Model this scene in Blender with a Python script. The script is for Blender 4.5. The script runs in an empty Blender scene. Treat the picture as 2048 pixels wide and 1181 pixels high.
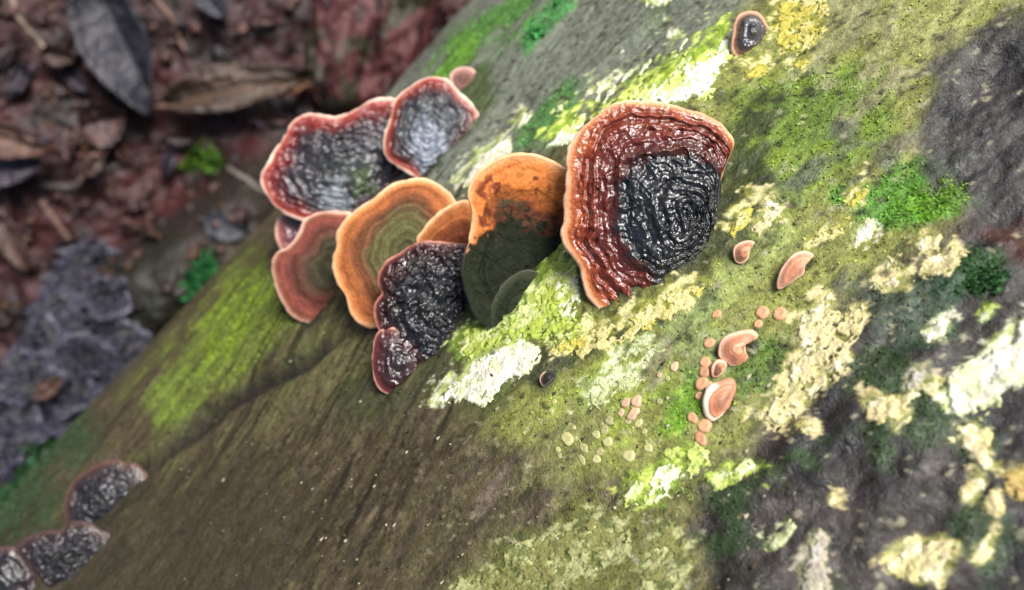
import bpy, math, random
import numpy as np
from mathutils import Matrix, Vector

# =====================================================================
#  CAMERA, WORLD, SUN, EXPOSURE
# =====================================================================
F, CX, CY = 1593.0, 1024.0, 590.5          # focal length and centre in photograph pixels
ANG = math.radians(47.0)                   # direction of the log's axis in the picture
A = np.array([math.cos(ANG), math.sin(ANG), 0.0])    # along the log            (camera frame)
N = np.array([-math.sin(ANG), math.cos(ANG), 0.0])   # outward from its flank   (camera frame)
Zc = np.array([0.0, 0.0, 1.0])                       # towards the camera
LEAN = math.radians(15.0)
UP = math.cos(LEAN) * Zc - math.sin(LEAN) * N        # true vertical
CAM_H = 0.80                                         # camera above the forest floor
XW = A; ZW = UP; YW = np.cross(ZW, XW)
RM = np.stack([XW, YW, ZW])                          # camera frame -> world
TR = np.array([0.0, 0.0, CAM_H])

sc = bpy.context.scene
cam = bpy.data.cameras.new('camera')
cam.lens = 28.0; cam.sensor_width = 36.0; cam.sensor_fit = 'HORIZONTAL'
cam.clip_start = 0.01; cam.clip_end = 200.0
cam.dof.use_dof = True; cam.dof.focus_distance = 0.250; cam.dof.aperture_fstop = 7.0
co = bpy.data.objects.new('camera', cam); sc.collection.objects.link(co)
mw = Matrix([[*RM[i], TR[i]] for i in range(3)] + [[0, 0, 0, 1]])
co.matrix_world = mw
sc.camera = co

SUN_C = np.array([0.30, 0.44, 0.84]); SUN_C /= np.linalg.norm(SUN_C)   # towards the brightest sky, camera frame
SUN_W = RM @ SUN_C
EL = math.asin(SUN_W[2]); ROT = math.atan2(SUN_W[0], SUN_W[1])
world = bpy.data.worlds.new('World'); sc.world = world; world.use_nodes = True
wn = world.node_tree.nodes; wl = world.node_tree.links
sky = wn.new('ShaderNodeTexSky'); sky.sky_type = 'NISHITA'; sky.sun_disc = False
sky.sun_elevation = EL; sky.sun_rotation = ROT; sky.air_density = 1.0; sky.dust_density = 3.0; sky.ozone_density = 1.0
wl.new(sky.outputs[0], wn['Background'].inputs[0]); wn['Background'].inputs[1].default_value = 0.042
sl = bpy.data.lights.new('sun', 'SUN'); sl.energy = 2.6; sl.angle = math.radians(24); sl.color = (1.0, 0.97, 0.93)
so = bpy.data.objects.new('sun', sl); sc.collection.objects.link(so)
so.rotation_euler = Vector(SUN_W).to_track_quat('Z', 'Y').to_euler(); so.location = (0, 0, 4)
sc.view_settings.view_transform = 'Standard'; sc.view_settings.look = 'None'
sc.view_settings.exposure = 1.45; sc.view_settings.gamma = 1.0

rng = np.random.default_rng(11)
random.seed(5)

# =====================================================================
#  NOISE AND GEOMETRY HELPERS
# =====================================================================
_T3 = np.random.default_rng(1).random(64 ** 3, dtype=np.float32)
_T2 = np.random.default_rng(2).random(512 ** 2, dtype=np.float32)

def vnoise(P, seed=0):
    """value noise on the last axis (2 or 3 long)"""
    P = np.asarray(P, np.float32); i = np.floor(P); f = P - i; i = i.astype(np.int32)
    f = f * f * f * (f * (f * 6 - 15) + 10)
    if P.shape[-1] == 2:
        x0 = (i[..., 0] + seed * 37) & 511; y0 = (i[..., 1] + seed * 71) & 511; x1 = ((x0 + 1) & 511) << 9; x0 = x0 << 9; y1 = (y0 + 1) & 511
        fx, fy = f[..., 0], f[..., 1]
        a = _T2[x0 | y0]; b = _T2[x0 | y1]; a = a + (_T2[x1 | y0] - a) * fx; b = b + (_T2[x1 | y1] - b) * fx
        return a + (b - a) * fy
    x0 = (i[..., 0] + seed * 7) & 63; y0 = (i[..., 1] + seed * 11) & 63; z0 = (i[..., 2] + seed * 13) & 63
    x1 = ((x0 + 1) & 63) << 12; y1 = ((y0 + 1) & 63) << 6; z1 = (z0 + 1) & 63; x0 = x0 << 12; y0 = y0 << 6
    fx, fy, fz = f[..., 0], f[..., 1], f[..., 2]
    def e(y, z):
        a = _T3[x0 | y | z]; return a + (_T3[x1 | y | z] - a) * fx
    a = e(y0, z0); a = a + (e(y1, z0) - a) * fy; b = e(y0, z1); b = b + (e(y1, z1) - b) * fy
    return a + (b - a) * fz

def fbm(P, octs=4, seed=0, gain=0.5):
    P = np.asarray(P, np.float32)
    if P.ndim and P.shape[-1] == 3 and np.ptp(P[..., 2]) == 0: P = P[..., :2] + P[..., 2].flat[0] * 5.1   # a flat slice: plane noise is enough
    a, s, t = 1.0, 0.0, 0.0
    for k in range(octs):
        s = s + a * vnoise(P * np.float32(2.03 ** k) + np.float32(17.3 * k), seed + k); t += a; a *= gain
    return s / t

def sstep(a, b, x):
    t = np.clip((x - a) / (b - a), 0, 1); return t * t * (3 - 2 * t)

def sd_poly(P, poly):
    """signed distance, positive inside"""
    poly = np.asarray(poly, float); d = np.full(len(P), 1e18); ins = np.zeros(len(P), bool)
    for i in range(len(poly)):
        a, b = poly[i], poly[(i + 1) % len(poly)]; e = b - a; w = P - a
        t = np.clip((w @ e) / max(e @ e, 1e-12), 0, 1); q = w - t[:, None] * e
        d = np.minimum(d, (q * q).sum(1))
        c = (a[1] <= P[:, 1]) != (b[1] <= P[:, 1])
        if abs(e[1]) > 1e-12:
            ins ^= c & (P[:, 0] < a[0] + (P[:, 1] - a[1]) / e[1] * e[0])
    d = np.sqrt(d); return np.where(ins, d, -d)

def seg_dist(P, line):
    line = np.asarray(line, float); d = np.full(len(P), 1e18)
    for a, b in zip(line[:-1], line[1:]):
        e = b - a; w = P - a; t = np.clip((w @ e) / (e @ e), 0, 1); q = w - t[:, None] * e
        d = np.minimum(d, (q * q).sum(1))
    return np.sqrt(d)

def smooth_closed(pts, n):
    """closed Catmull-Rom through pts, resampled to n even steps"""
    p = np.asarray(pts, float); m = len(p); out = []
    for i in range(m):
        p0, p1, p2, p3 = p[i - 1], p[i], p[(i + 1) % m], p[(i + 2) % m]
        for t in np.linspace(0, 1, 12, endpoint=False):
            out.append(0.5 * ((2 * p1) + (-p0 + p2) * t + (2 * p0 - 5 * p1 + 4 * p2 - p3) * t * t + (-p0 + 3 * p1 - 3 * p2 + p3) * t ** 3))
    out = np.array(out); L = np.r_[0, np.cumsum(np.linalg.norm(np.diff(np.vstack([out, out[:1]]), axis=0), axis=1))]
    u = np.linspace(0, L[-1], n, endpoint=False); ext = np.vstack([out, out[:1]])
    return np.stack([np.interp(u, L, ext[:, k]) for k in range(2)], 1)

def to_world(P): return np.asarray(P) @ RM.T + TR

def grid_faces(m, n, wrap=False):
    i = np.arange(m - 1)[:, None]; j = np.arange(n if wrap else n - 1)[None, :]; j2 = (j + 1) % n
    return np.stack([i * n + j, i * n + j2, (i + 1) * n + j2, (i + 1) * n + j], -1).reshape(-1, 4)

def mesh_np(name, V, faces, col=None, smooth=True):
    me = bpy.data.meshes.new(name); V = np.ascontiguousarray(V, np.float32)
    fl = faces if isinstance(faces, list) else [faces]
    fl = [f for f in fl if len(f)]
    idx = np.concatenate([f.ravel() for f in fl]).astype(np.int32)
    cnt = np.concatenate([np.full(len(f), f.shape[1]) for f in fl]).astype(np.int32)
    start = np.r_[0, np.cumsum(cnt)[:-1]].astype(np.int32)
    me.vertices.add(len(V)); me.vertices.foreach_set('co', V.ravel())
    me.loops.add(len(idx)); me.loops.foreach_set('vertex_index', idx)
    me.polygons.add(len(cnt)); me.polygons.foreach_set('loop_start', start)
    me.update(calc_edges=True); me.validate()
    if smooth: me.polygons.foreach_set('use_smooth', np.ones(len(me.polygons), bool))
    if col is not None:
        at = me.attributes.new('Col', 'FLOAT_COLOR', 'POINT'); c = np.ones((len(V), 4), np.float32); c[:, :np.shape(col)[1]] = col
        at.data.foreach_set('color', c.ravel())
    return me

def tag(o, label=None, cat=None, group=None, kind=None):
    if label: o['label'] = label
    if cat: o['category'] = cat
    if group: o['group'] = group
    if kind: o['kind'] = kind
    return o

def link(name, me, mat, base=(0, 0, 0), parent=None):
    o = bpy.data.objects.new(name, me); sc.collection.objects.link(o)
    if mat: me.materials.append(mat)
    if parent: o.parent = parent
    else: o.location = base
    return o

def empty(name, loc):
    o = bpy.data.objects.new(name, None); o.empty_display_size = 0.01; o.location = loc
    sc.collection.objects.link(o); return o

# =====================================================================
#  MATERIALS
# =====================================================================
def mat_col(name, rough=0.6, spec=0.5, bumps=((900, 0.0004, 1.0),), tint=0.25, tscale=700, rvar=0.0, coat=0.0, stretch=None, sheen=0.0, sss=0.0, crough=0.12):
    """vertex colour x fine grain, with layered noise relief (object coordinates, metres)"""
    m = bpy.data.materials.new(name); m.use_nodes = True; nt = m.node_tree; nd = nt.nodes; lk = nt.links
    b = nd['Principled BSDF']
    at = nd.new('ShaderNodeAttribute'); at.attribute_name = 'Col'
    tc = nd.new('ShaderNodeTexCoord'); vec = tc.outputs['Object']
    if stretch:
        mp = nd.new('ShaderNodeMapping'); mp.inputs['Scale'].default_value = stretch; lk.new(vec, mp.inputs[0]); vec = mp.outputs[0]
    nz = nd.new('ShaderNodeTexNoise'); nz.inputs['Scale'].default_value = tscale; nz.inputs['Detail'].default_value = 4
    nz.inputs['Roughness'].default_value = 0.65; lk.new(vec, nz.inputs['Vector'])
    mr = nd.new('ShaderNodeMapRange'); mr.inputs[1].default_value = 0.28; mr.inputs[2].default_value = 0.72
    mr.inputs[3].default_value = 1 - tint; mr.inputs[4].default_value = 1 + tint; lk.new(nz.outputs['Fac'], mr.inputs[0])
    vm = nd.new('ShaderNodeVectorMath'); vm.operation = 'SCALE'; lk.new(at.outputs['Color'], vm.inputs[0]); lk.new(mr.outputs[0], vm.inputs['Scale'])
    lk.new(vm.outputs[0], b.inputs['Base Color'])
    prev = None
    for sc_, dist, stren in bumps:
        n2 = nd.new('ShaderNodeTexNoise'); n2.inputs['Scale'].default_value = sc_; n2.inputs['Detail'].default_value = 3
        lk.new(vec, n2.inputs['Vector'])
        bp = nd.new('ShaderNodeBump'); bp.inputs['Distance'].default_value = dist; bp.inputs['Strength'].default_value = stren
        mu = nd.new('ShaderNodeMath'); mu.operation = 'MULTIPLY'; mu.inputs[1].default_value = stren; lk.new(at.outputs['Alpha'], mu.inputs[0]); lk.new(mu.outputs[0], bp.inputs['Strength'])
        lk.new(n2.outputs['Fac'], bp.inputs['Height'])
        if prev: lk.new(prev, bp.inputs['Normal'])
        prev = bp.outputs[0]
    if prev:
        lk.new(prev, b.inputs['Normal'])
    b.inputs['Specular IOR Level'].default_value = spec
    if rvar:
        mr2 = nd.new('ShaderNodeMapRange'); mr2.inputs[1].default_value = 0.3; mr2.inputs[2].default_value = 0.7
        mr2.inputs[3].default_value = max(0.03, rough - rvar); mr2.inputs[4].default_value = rough + rvar
        n3 = nd.new('ShaderNodeTexNoise'); n3.inputs['Scale'].default_value = tscale * 0.35; lk.new(vec, n3.inputs['Vector'])
        lk.new(n3.outputs['Fac'], mr2.inputs[0]); lk.new(mr2.outputs[0], b.inputs['Roughness'])
    else:
        b.inputs['Roughness'].default_value = rough
    if coat:
        b.inputs['Coat Weight'].default_value = coat; b.inputs['Coat Roughness'].default_value = crough
        if prev: lk.new(prev, b.inputs['Coat Normal'])
    if sheen:
        b.inputs['Sheen Weight'].default_value = sheen; b.inputs['Sheen Roughness'].default_value = 0.4
    if sss:
        b.inputs['Subsurface Weight'].default_value = sss; b.inputs['Subsurface Radius'].default_value = (0.003, 0.0015, 0.0008); b.inputs['Subsurface Scale'].default_value = 1.0
    return m

M_LOG = mat_col('mossy_wood', 0.55, 0.35, ((420, 0.0008, 0.8), (1500, 0.0004, 0.9)), 0.42, 900, 0.2)
M_LICH = mat_col('crustose_lichen', 0.8, 0.25, ((500, 0.0010, 0.9), (1700, 0.0004, 0.8)), 0.16, 1100)
def areolate(m, scale):
    nt = m.node_tree; nd = nt.nodes; lk = nt.links; b = nd['Principled BSDF']
    tc = nd.new('ShaderNodeTexCoord'); nz = nd.new('ShaderNodeTexNoise'); nz.inputs['Scale'].default_value = scale * 0.7
    mx = nd.new('ShaderNodeMix'); mx.data_type = 'VECTOR'; mx.inputs[0].default_value = 0.0016
    lk.new(tc.outputs['Object'], nz.inputs['Vector']); lk.new(tc.outputs['Object'], mx.inputs[4]); lk.new(nz.outputs['Color'], mx.inputs[5])
    vo = nd.new('ShaderNodeTexVoronoi'); vo.feature = 'DISTANCE_TO_EDGE'; vo.inputs['Scale'].default_value = scale; lk.new(mx.outputs[1], vo.inputs['Vector'])
    mr = nd.new('ShaderNodeMapRange'); mr.inputs[1].default_value = 0.0; mr.inputs[2].default_value = 0.14; mr.inputs[3].default_value = 0.74; mr.inputs[4].default_value = 1.0
    lk.new(vo.outputs['Distance'], mr.inputs[0])
    src = b.inputs['Base Color'].links[0].from_socket; vm = nd.new('ShaderNodeVectorMath'); vm.operation = 'SCALE'
    lk.new(src, vm.inputs[0]); lk.new(mr.outputs[0], vm.inputs['Scale']); lk.new(vm.outputs[0], b.inputs['Base Color'])
    bp = nd.new('ShaderNodeBump'); bp.inputs['Distance'].default_value = 0.0004; bp.inputs['Strength'].default_value = 0.6; lk.new(mr.outputs[0], bp.inputs['Height'])
    lk.new(b.inputs['Normal'].links[0].from_socket, bp.inputs['Normal']); lk.new(bp.outputs[0], b.inputs['Normal'])
areolate(M_LICH, 900)
M_WET = mat_col('wet_cap', 0.32, 0.3, ((560, 0.0006, 0.9), (1500, 0.00025, 0.7)), 0.35, 900, 0.12, coat=0.85, crough=0.07)
M_DAMP = mat_col('damp_cap', 0.45, 0.3, ((420, 0.0008, 0.8), (1200, 0.0003, 0.6)), 0.35, 700, 0.15, coat=0.55, crough=0.22)
M_DRY = mat_col('velvety_cap', 0.7, 0.1, ((900, 0.0005, 0.9), (2600, 0.0002, 0.8)), 0.34, 1100, 0.1)
M_RIM = mat_col('pale_margin', 0.55, 0.35, ((1300, 0.0003, 0.6),), 0.12, 1200, sheen=0.1, sss=0.15)
M_PORE = mat_col('pore_layer', 0.8, 0.2, ((2600, 0.0003, 0.8),), 0.2, 2200)
M_PINK = mat_col('young_flesh', 0.5, 0.35, ((1500, 0.00025, 0.6),), 0.14, 1200, sheen=0.25, sss=0.2)
M_MOSS = mat_col('moss_leaf', 0.6, 0.3, (), 0.3, 300)
M_SOIL = mat_col('damp_soil', 0.5, 0.4, ((260, 0.002, 0.8), (900, 0.0008, 0.8)), 0.4, 320, 0.2)
M_LEAF = mat_col('dead_leaf_skin', 0.42, 0.45, ((120, 0.006, 0.9), (420, 0.002, 0.8)), 0.45, 120, 0.16, coat=0.25, crough=0.2)
M_TWIG = mat_col('twig_bark', 0.65, 0.3, ((600, 0.0008, 0.8),), 0.3, 400)
M_CRUST = mat_col('weathered_crust', 0.3, 0.5, ((380, 0.0014, 0.9), (1300, 0.0005, 0.8)), 0.4, 500, 0.15, coat=0.5, crough=0.22)

# =====================================================================
#  THE LOG: a thick trunk lying on the forest floor, its flank falling away
# =====================================================================
R = 0.60
PHI0 = math.radians(41.0)
P0 = (-0.0255, -0.26)
CN, CZ = P0[0] - R * math.sin(PHI0), P0[1] - R * math.cos(PHI0)

def cyl(x, th, r):
    return x[..., None] * A + (CN + r * np.sin(th))[..., None] * N + (CZ + r * np.cos(th))[..., None] * Zc

def proj(P):
    return np.stack([CX + F * P[..., 0] / -P[..., 2], CY - F * P[..., 1] / -P[..., 2]], -1)

def base_hit(px):
    px = np.atleast_2d(np.asarray(px, float))
    d = np.stack([(px[:, 0] - CX) / F, (CY - px[:, 1]) / F, -np.ones(len(px))], 1)
    dn, dz = d @ N, d[:, 2]; dx = d @ A
    a = dn ** 2 + dz ** 2; b = dn * CN + dz * CZ; c = CN ** 2 + CZ ** 2 - R ** 2
    disc = b * b - a * c; t = (b - np.sqrt(np.maximum(disc, 0))) / a
    return t * dx, np.arctan2(t * dn - CN, t * dz - CZ)

CRACK = [(150, 1020), (250, 945), (330, 885), (400, 825), (480, 775), (560, 735), (640, 690), (720, 640)]
BARK = [(1535, 900), (1600, 760), (1700, 660), (1760, 600), (1950, 470), (2200, 480), (2200, 1300), (1330, 1300), (1420, 1130), (1400, 1040), (1470, 960)]
GREYBARK = [(1830, 300), (1900, 150), (1990, 80), (2200, 20), (2200, 560), (1960, 470), (1900, 400)]

def uv_of(x, th):
    P = cyl(x, th, np.full(x.shape, R)); q = proj(P)
    bad = (th > math.radians(79)) | (th < math.radians(12)) | (P[..., 2] > -0.05)
    q[bad] = -9000
    return q

def disp(x, th):
    """relief of the log in metres"""
    q = uv_of(x, th); s = R * th; z0 = np.zeros_like(x)
    h = 0.020 * (fbm(np.stack([x / 0.22, s / 0.16, z0 + 3.3], -1), 3, 1) - 0.5)
    h += 0.0036 * (fbm(np.stack([x / 0.040, s / 0.022, z0 + 1.3], -1), 3, 5) - 0.5)
    h += 0.0009 * (fbm(np.stack([x / 0.011, s / 0.005, z0 + 2.1], -1), 3, 9) - 0.5)
    h += 0.0006 * (fbm(np.stack([x / 0.0032, s / 0.0020, z0 + 5.1], -1), 2, 13) - 0.5)
    near = q[..., 0] > -5000
    if near.any():
        qq = q[near]; xx, ss = x[near], s[near]; hh = np.zeros(len(qq))
        d = seg_dist(qq, CRACK); wv = 7 + 7 * vnoise(np.stack([xx / 0.02, ss / 0.02, xx * 0], -1), 21)
        hh -= 0.0065 * np.exp(-(d / wv) ** 2) * sstep(720, 560, qq[:, 0])
        sdn = sd_poly(qq, BARK) + 60 * (fbm(np.stack([xx / 0.02, ss / 0.02, xx * 0], -1), 3, 23) - 0.5)
        bk = sstep(-10, 60, sdn)
        hh += bk * (0.0022 + 0.0045 * (fbm(np.stack([xx / 0.013, ss / 0.009, xx * 0 + 4], -1), 4, 25) - 0.5))
        sdn = sd_poly(qq, GREYBARK) + 60 * (fbm(np.stack([xx / 0.02, ss / 0.02, xx * 0 + 7], -1), 3, 27) - 0.5)
        gb = sstep(0, 30, sdn)
        hh -= gb * 0.004 - gb * 0.004 * (fbm(np.stack([xx / 0.016, ss / 0.008, xx * 0 + 9], -1), 4, 29) - 0.5)
        h[near] += hh
    return h

def log_pt(x, th, lift=0.0):
    x = np.asarray(x, float); th = np.asarray(th, float)
    return cyl(x, th, R + disp(x, th) + lift)

def log_param(px):
    """(x, theta) on the log of picture positions"""
    px = np.atleast_2d(np.asarray(px, float)); q = px.copy()
    for _ in range(4):
        x, th = base_hit(q); e = px - proj(log_pt(x, th)); q = q + np.clip(e, -40, 40) * 0.9
    return base_hit(q)

def log_at(px):
    x, th = log_param(px); return log_pt(x, th)

def spaced(lo, hi, fine, far_lo, far_hi, coarse):
    return np.r_[np.linspace(far_lo, lo, coarse, endpoint=False), np.linspace(lo, hi, fine), np.linspace(hi, far_hi, coarse + 1)[1:]]

gx = spaced(-0.33, 0.33, 860, -1.5, 1.5, 60)
t0, t1 = math.radians(24), math.radians(80)
uu = np.linspace(0, 1, 640); tf = t0 + (t1 - t0) * (0.78 * uu + 0.22 * uu ** 2)
gt = np.r_[tf, np.linspace(t1, t0 + 2 * math.pi, 61)[1:-1]]
GX, GT = np.meshgrid(gx, gt, indexing='ij')
X1, T1 = GX.ravel(), np.where(GT.ravel() > math.pi, GT.ravel() - 2 * math.pi, GT.ravel())
LP = log_pt(X1, T1)
LQ = uv_of(X1, T1)

# ---- what grows on it, as colour of the surface itself
def S3(sx, ss, off=0.0): return np.stack([X1 / sx, R * T1 / ss, np.zeros_like(X1) + off], -1)
nA = fbm(S3(0.030, 0.020, 1), 4, 41); nB = fbm(S3(0.010, 0.006, 2), 4, 43); nC = fbm(S3(0.0035, 0.0022, 3), 3, 45)
nS = fbm(S3(0.055, 0.0032, 4), 4, 47)          # long streaks with the grain
LC = np.empty((len(X1), 3))
def lerp(a, b, t): return a + (np.asarray(b) - a) * t[:, None]
LC[:] = (0.074, 0.060, 0.030)
LC = lerp(LC, (0.050, 0.036, 0.024), sstep(0.50, 0.68, nS) * 0.8)
LC = lerp(LC, (0.135, 0.098, 0.065), sstep(0.53, 0.72, nB) * 0.6)
LC = lerp(LC, (0.090, 0.100, 0.030), sstep(0.45, 0.65, nA) * 0.55)
MOSSW = np.zeros(len(X1))

def film(poly, col, soft=60, rag=70, amt=1.0, n=None, moss=0.0, gate=None):
    """a stain, film of growth or painted shade inside a traced outline, with a ragged border"""
    global LC
    poly = np.asarray(poly, float); lo, hi = poly.min(0) - soft - rag, poly.max(0) + soft + rag
    i = np.where((LQ[:, 0] > lo[0]) & (LQ[:, 0] < hi[0]) & (LQ[:, 1] > lo[1]) & (LQ[:, 1] < hi[1]))[0]
    if not len(i): return
    nn = (0.6 * nA[i] + 0.4 * nB[i]) if n is None else n[i]
    m = sstep(-soft / 2, soft / 2, sd_poly(LQ[i], poly) + rag * 2.2 * (nn - 0.5)) * amt
    if gate is not None: m = m * gate[i]
    LC[i] = lerp(LC[i], col, m); MOSSW[i] = np.maximum(MOSSW[i] * (1 - m), m * moss)

def ell(cx, cy, rx, ry, ang=0, n=20):
    t = np.linspace(0, 2 * math.pi, n, endpoint=False); c, s = math.cos(math.radians(ang)), math.sin(math.radians(ang))
    return np.stack([cx + rx * np.cos(t) * c + ry * np.sin(t) * s, cy - rx * np.cos(t) * s + ry * np.sin(t) * c], 1)

gB = sstep(0.38, 0.62, nB); gC = sstep(0.40, 0.60, nC); gI = sstep(0.62, 0.40, nB)
# grey-green smooth flank
film([(740, 200), (980, -120), (1560, -120), (1490, 60), (1250, 190), (1100, 300), (930, 400), (800, 480), (700, 480)], (0.150, 0.165, 0.125), 80, 40)
film(ell(980, 90, 170, 28, 40), (0.070, 0.190, 0.035), 30, 55, 0.9, None, 0.6)
film(ell(900, 170, 120, 22, 44), (0.120, 0.250, 0.030), 30, 40, 0.8, None, 0.6)
film(ell(1110, 60, 90, 16, 55), (0.050, 0.220, 0.050), 20, 40, 0.8, None, 0.6)
film(ell(945, 205, 70, 40, 50), (0.060, 0.090, 0.030), 30, 30, 0.9)
film(ell(1120, 235, 95, 26, 50), (0.065, 0.190, 0.040), 30, 40, 0.8, None, 0.5)
film(ell(1330, 40, 60, 20, 60), (0.11, 0.14, 0.08), 30, 30, 0.8)
# olive moss over the sunny shoulder
film([(1080, 760), (1200, 600), (1430, 180), (1560, -60), (2200, -60), (2200, 20), (1960, 80), (1860, 200), (1840, 320), (1950, 390), (1880, 470), (1720, 560), (1580, 640), (1540, 760), (1500, 900), (1350, 990), (1150, 960), (1000, 880)],
     (0.190, 0.205, 0.048), 70, 70, 0.95, None, 0.25)
film([(1480, 220), (1600, 120), (1780, 150), (1800, 260), (1700, 360), (1560, 420), (1480, 380)], (0.135, 0.205, 0.024), 60, 80, 0.9, None, 0.6)
film(ell(1640, 240, 150, 60, 40), (0.105, 0.160, 0.028), 50, 80, 0.8, nB, 0.6)
film(ell(1880, 60, 180, 60, 30), (0.25, 0.25, 0.085), 50, 80, 0.8, nB, 0.2)
film(ell(1700, 70, 120, 60, 40), (0.24, 0.235, 0.12), 50, 80, 0.7, nB)
film(ell(1760, 190, 80, 30, 40), (0.23, 0.215, 0.12), 50, 80, 0.7, nB)
film([(1680, 400), (1780, 330), (1900, 320), (1945, 380), (1900, 430), (1780, 450), (1700, 450)], (0.075, 0.190, 0.020), 40, 60, 0.95, nB, 0.9)
film(ell(1890, 395, 60, 35, 30), (0.120, 0.280, 0.015), 30, 40, 0.9, nB, 1.0)
film(ell(1640, 330, 90, 24, 35), (0.075, 0.075, 0.065), 40, 60, 0.7, nB)
film(ell(1770, 330, 80, 26, 40), (0.11, 0.10, 0.075), 40, 60, 0.7, nB)
film(ell(1480, 560, 110, 55, 50), (0.240, 0.285, 0.075), 50, 80, 0.85, nB, 0.3)
film(ell(1230, 800, 140, 80, 40), (0.230, 0.280, 0.050), 60, 90, 0.85, nB, 0.4)
film(ell(1400, 690, 80, 100, 30), (0.175, 0.220, 0.075), 60, 90, 0.8, nB, 0.3)
film(ell(1370, 820, 55, 45, 50), (0.120, 0.240, 0.018), 40, 50, 0.9, nB, 0.6)
film(ell(1520, 730, 60, 50, 50), (0.075, 0.130, 0.020), 40, 60, 0.9, nB, 0.6)
film(ell(1310, 740, 60, 26, 40), (0.21, 0.19, 0.11), 30, 60, 0.7, nB)
# wet dark stain round the foot of the large cap; painted shadow under the dark one
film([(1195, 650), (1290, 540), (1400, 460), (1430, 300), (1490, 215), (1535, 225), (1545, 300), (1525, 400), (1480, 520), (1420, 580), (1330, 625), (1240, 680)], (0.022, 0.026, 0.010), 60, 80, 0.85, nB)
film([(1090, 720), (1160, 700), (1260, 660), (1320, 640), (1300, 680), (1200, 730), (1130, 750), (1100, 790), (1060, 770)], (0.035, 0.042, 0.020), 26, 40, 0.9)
film([(640, 830), (740, 760), (830, 760), (900, 700), (960, 690), (900, 790), (780, 850), (680, 880)], (0.050, 0.055, 0.024), 50, 40, 0.85)  # shadow below the dark caps, put into the log's colour
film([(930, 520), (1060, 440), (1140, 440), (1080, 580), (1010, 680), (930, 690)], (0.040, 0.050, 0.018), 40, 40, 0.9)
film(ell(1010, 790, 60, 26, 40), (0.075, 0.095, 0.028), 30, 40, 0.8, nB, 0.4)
film(ell(640, 830, 100, 26, 40), (0.045, 0.052, 0.024), 40, 40, 0.7)  # dark band carrying on the painted shadow
# yellow-green moss on the lower flank
film([(300, 810), (360, 700), (450, 590), (530, 500), (590, 560), (620, 650), (560, 710), (460, 770), (350, 850)], (0.105, 0.130, 0.026), 60, 60, 0.9, None, 0.4)
film([(370, 740), (440, 640), (520, 560), (560, 590), (520, 660), (430, 740)], (0.150, 0.210, 0.020), 50, 60, 0.85, nB, 0.4)
film(ell(350, 790, 70, 22, 50), (0.13, 0.18, 0.03), 30, 40, 0.8, nB, 0.4)
film(ell(700, 690, 110, 40, 40), (0.125, 0.120, 0.045), 50, 60, 0.8, nB, 0.2)
film(ell(560, 800, 200, 36, 38), (0.100, 0.090, 0.040), 50, 60, 0.7, nB)
film(ell(1130, 900, 150, 40, 40), (0.140, 0.140, 0.050), 50, 60, 0.8, nB, 0.2)
# olive fringe along the bottom, then dark old bark
film([(860, 1230), (950, 1110), (1150, 1020), (1260, 960), (1400, 900), (1460, 930), (1450, 1050), (1430, 1230)], (0.115, 0.120, 0.030), 60, 70, 0.9, nB, 0.4)
film(ell(1400, 1110, 70, 110, 20), (0.14, 0.125, 0.04), 50, 60, 0.8, nB, 0.3)
film(BARK, (0.028, 0.024, 0.022), 70, 110, 0.97)
film(BARK, (0.070, 0.058, 0.054), 60, 110, 0.7, None, 0, gate=sstep(0.50, 0.64, nB))
film(BARK, (0.015, 0.014, 0.015), 60, 110, 0.8, None, 0, gate=sstep(0.50, 0.38, nA))
film(BARK, (0.026, 0.055, 0.016), 60, 110, 0.75, None, 0.5, gate=sstep(0.55, 0.68, fbm(S3(0.016, 0.014, 8), 3, 51)))
film(GREYBARK, (0.046, 0.043, 0.045), 70, 110, 0.92)
film(GREYBARK, (0.015, 0.014, 0.016), 50, 90, 0.85, None, 0, gate=sstep(0.52, 0.42, nB))
film([(1960, 480), (2048, 430), (2200, 430), (2200, 560), (2000, 540)], (0.055, 0.022, 0.016), 40, 50, 0.9)
film(ell(1960, 560, 60, 40, 40), (0.026, 0.075, 0.022), 30, 50, 0.9, nB, 1.0)
film(ell(1860, 640, 80, 60, 50), (0.035, 0.075, 0.042), 30, 50, 0.8, nB, 0.5)
film(ell(1780, 620, 60, 70, 60), (0.050, 0.070, 0.045), 40, 50, 0.8, nB, 0.3)
# bare brown wood below the crack
film([(150, 1230), (260, 1010), (430, 900), (620, 830), (860, 860), (1080, 920), (1000, 1060), (880, 1230)], (0.068, 0.053, 0.027), 90, 60, 0.8)
film([(150, 1230), (260, 1010), (430, 900), (620, 830), (860, 860), (1080, 920), (1000, 1060), (880, 1230)], (0.048, 0.036, 0.022), 90, 60, 0.8, None, 0, gate=sstep(0.48, 0.62, nS))
film([(150, 1230), (260, 1010), (430, 900), (620, 830), (860, 860), (1080, 920), (1000, 1060), (880, 1230)], (0.12, 0.094, 0.055), 90, 60, 0.5, None, 0, gate=sstep(0.54, 0.70, nC) * gB)
film(ell(1000, 985, 60, 14, 60), (0.20, 0.15, 0.12), 14, 14, 0.5, nB)
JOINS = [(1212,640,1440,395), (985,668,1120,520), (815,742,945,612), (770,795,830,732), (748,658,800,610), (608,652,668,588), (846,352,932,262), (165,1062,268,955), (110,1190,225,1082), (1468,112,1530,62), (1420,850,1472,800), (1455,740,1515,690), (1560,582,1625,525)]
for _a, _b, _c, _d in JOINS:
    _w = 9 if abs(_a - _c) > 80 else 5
    film([(_a - _w, _b - _w), (_c - _w, _d - _w), (_c + _w * 1.6, _d + _w * 1.6), (_a + _w * 1.6, _b + _w * 1.6)], (0.018, 0.019, 0.010), 22 if _w > 5 else 10, 16 if _w > 5 else 6, 0.85, nB, 0.5)
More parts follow.
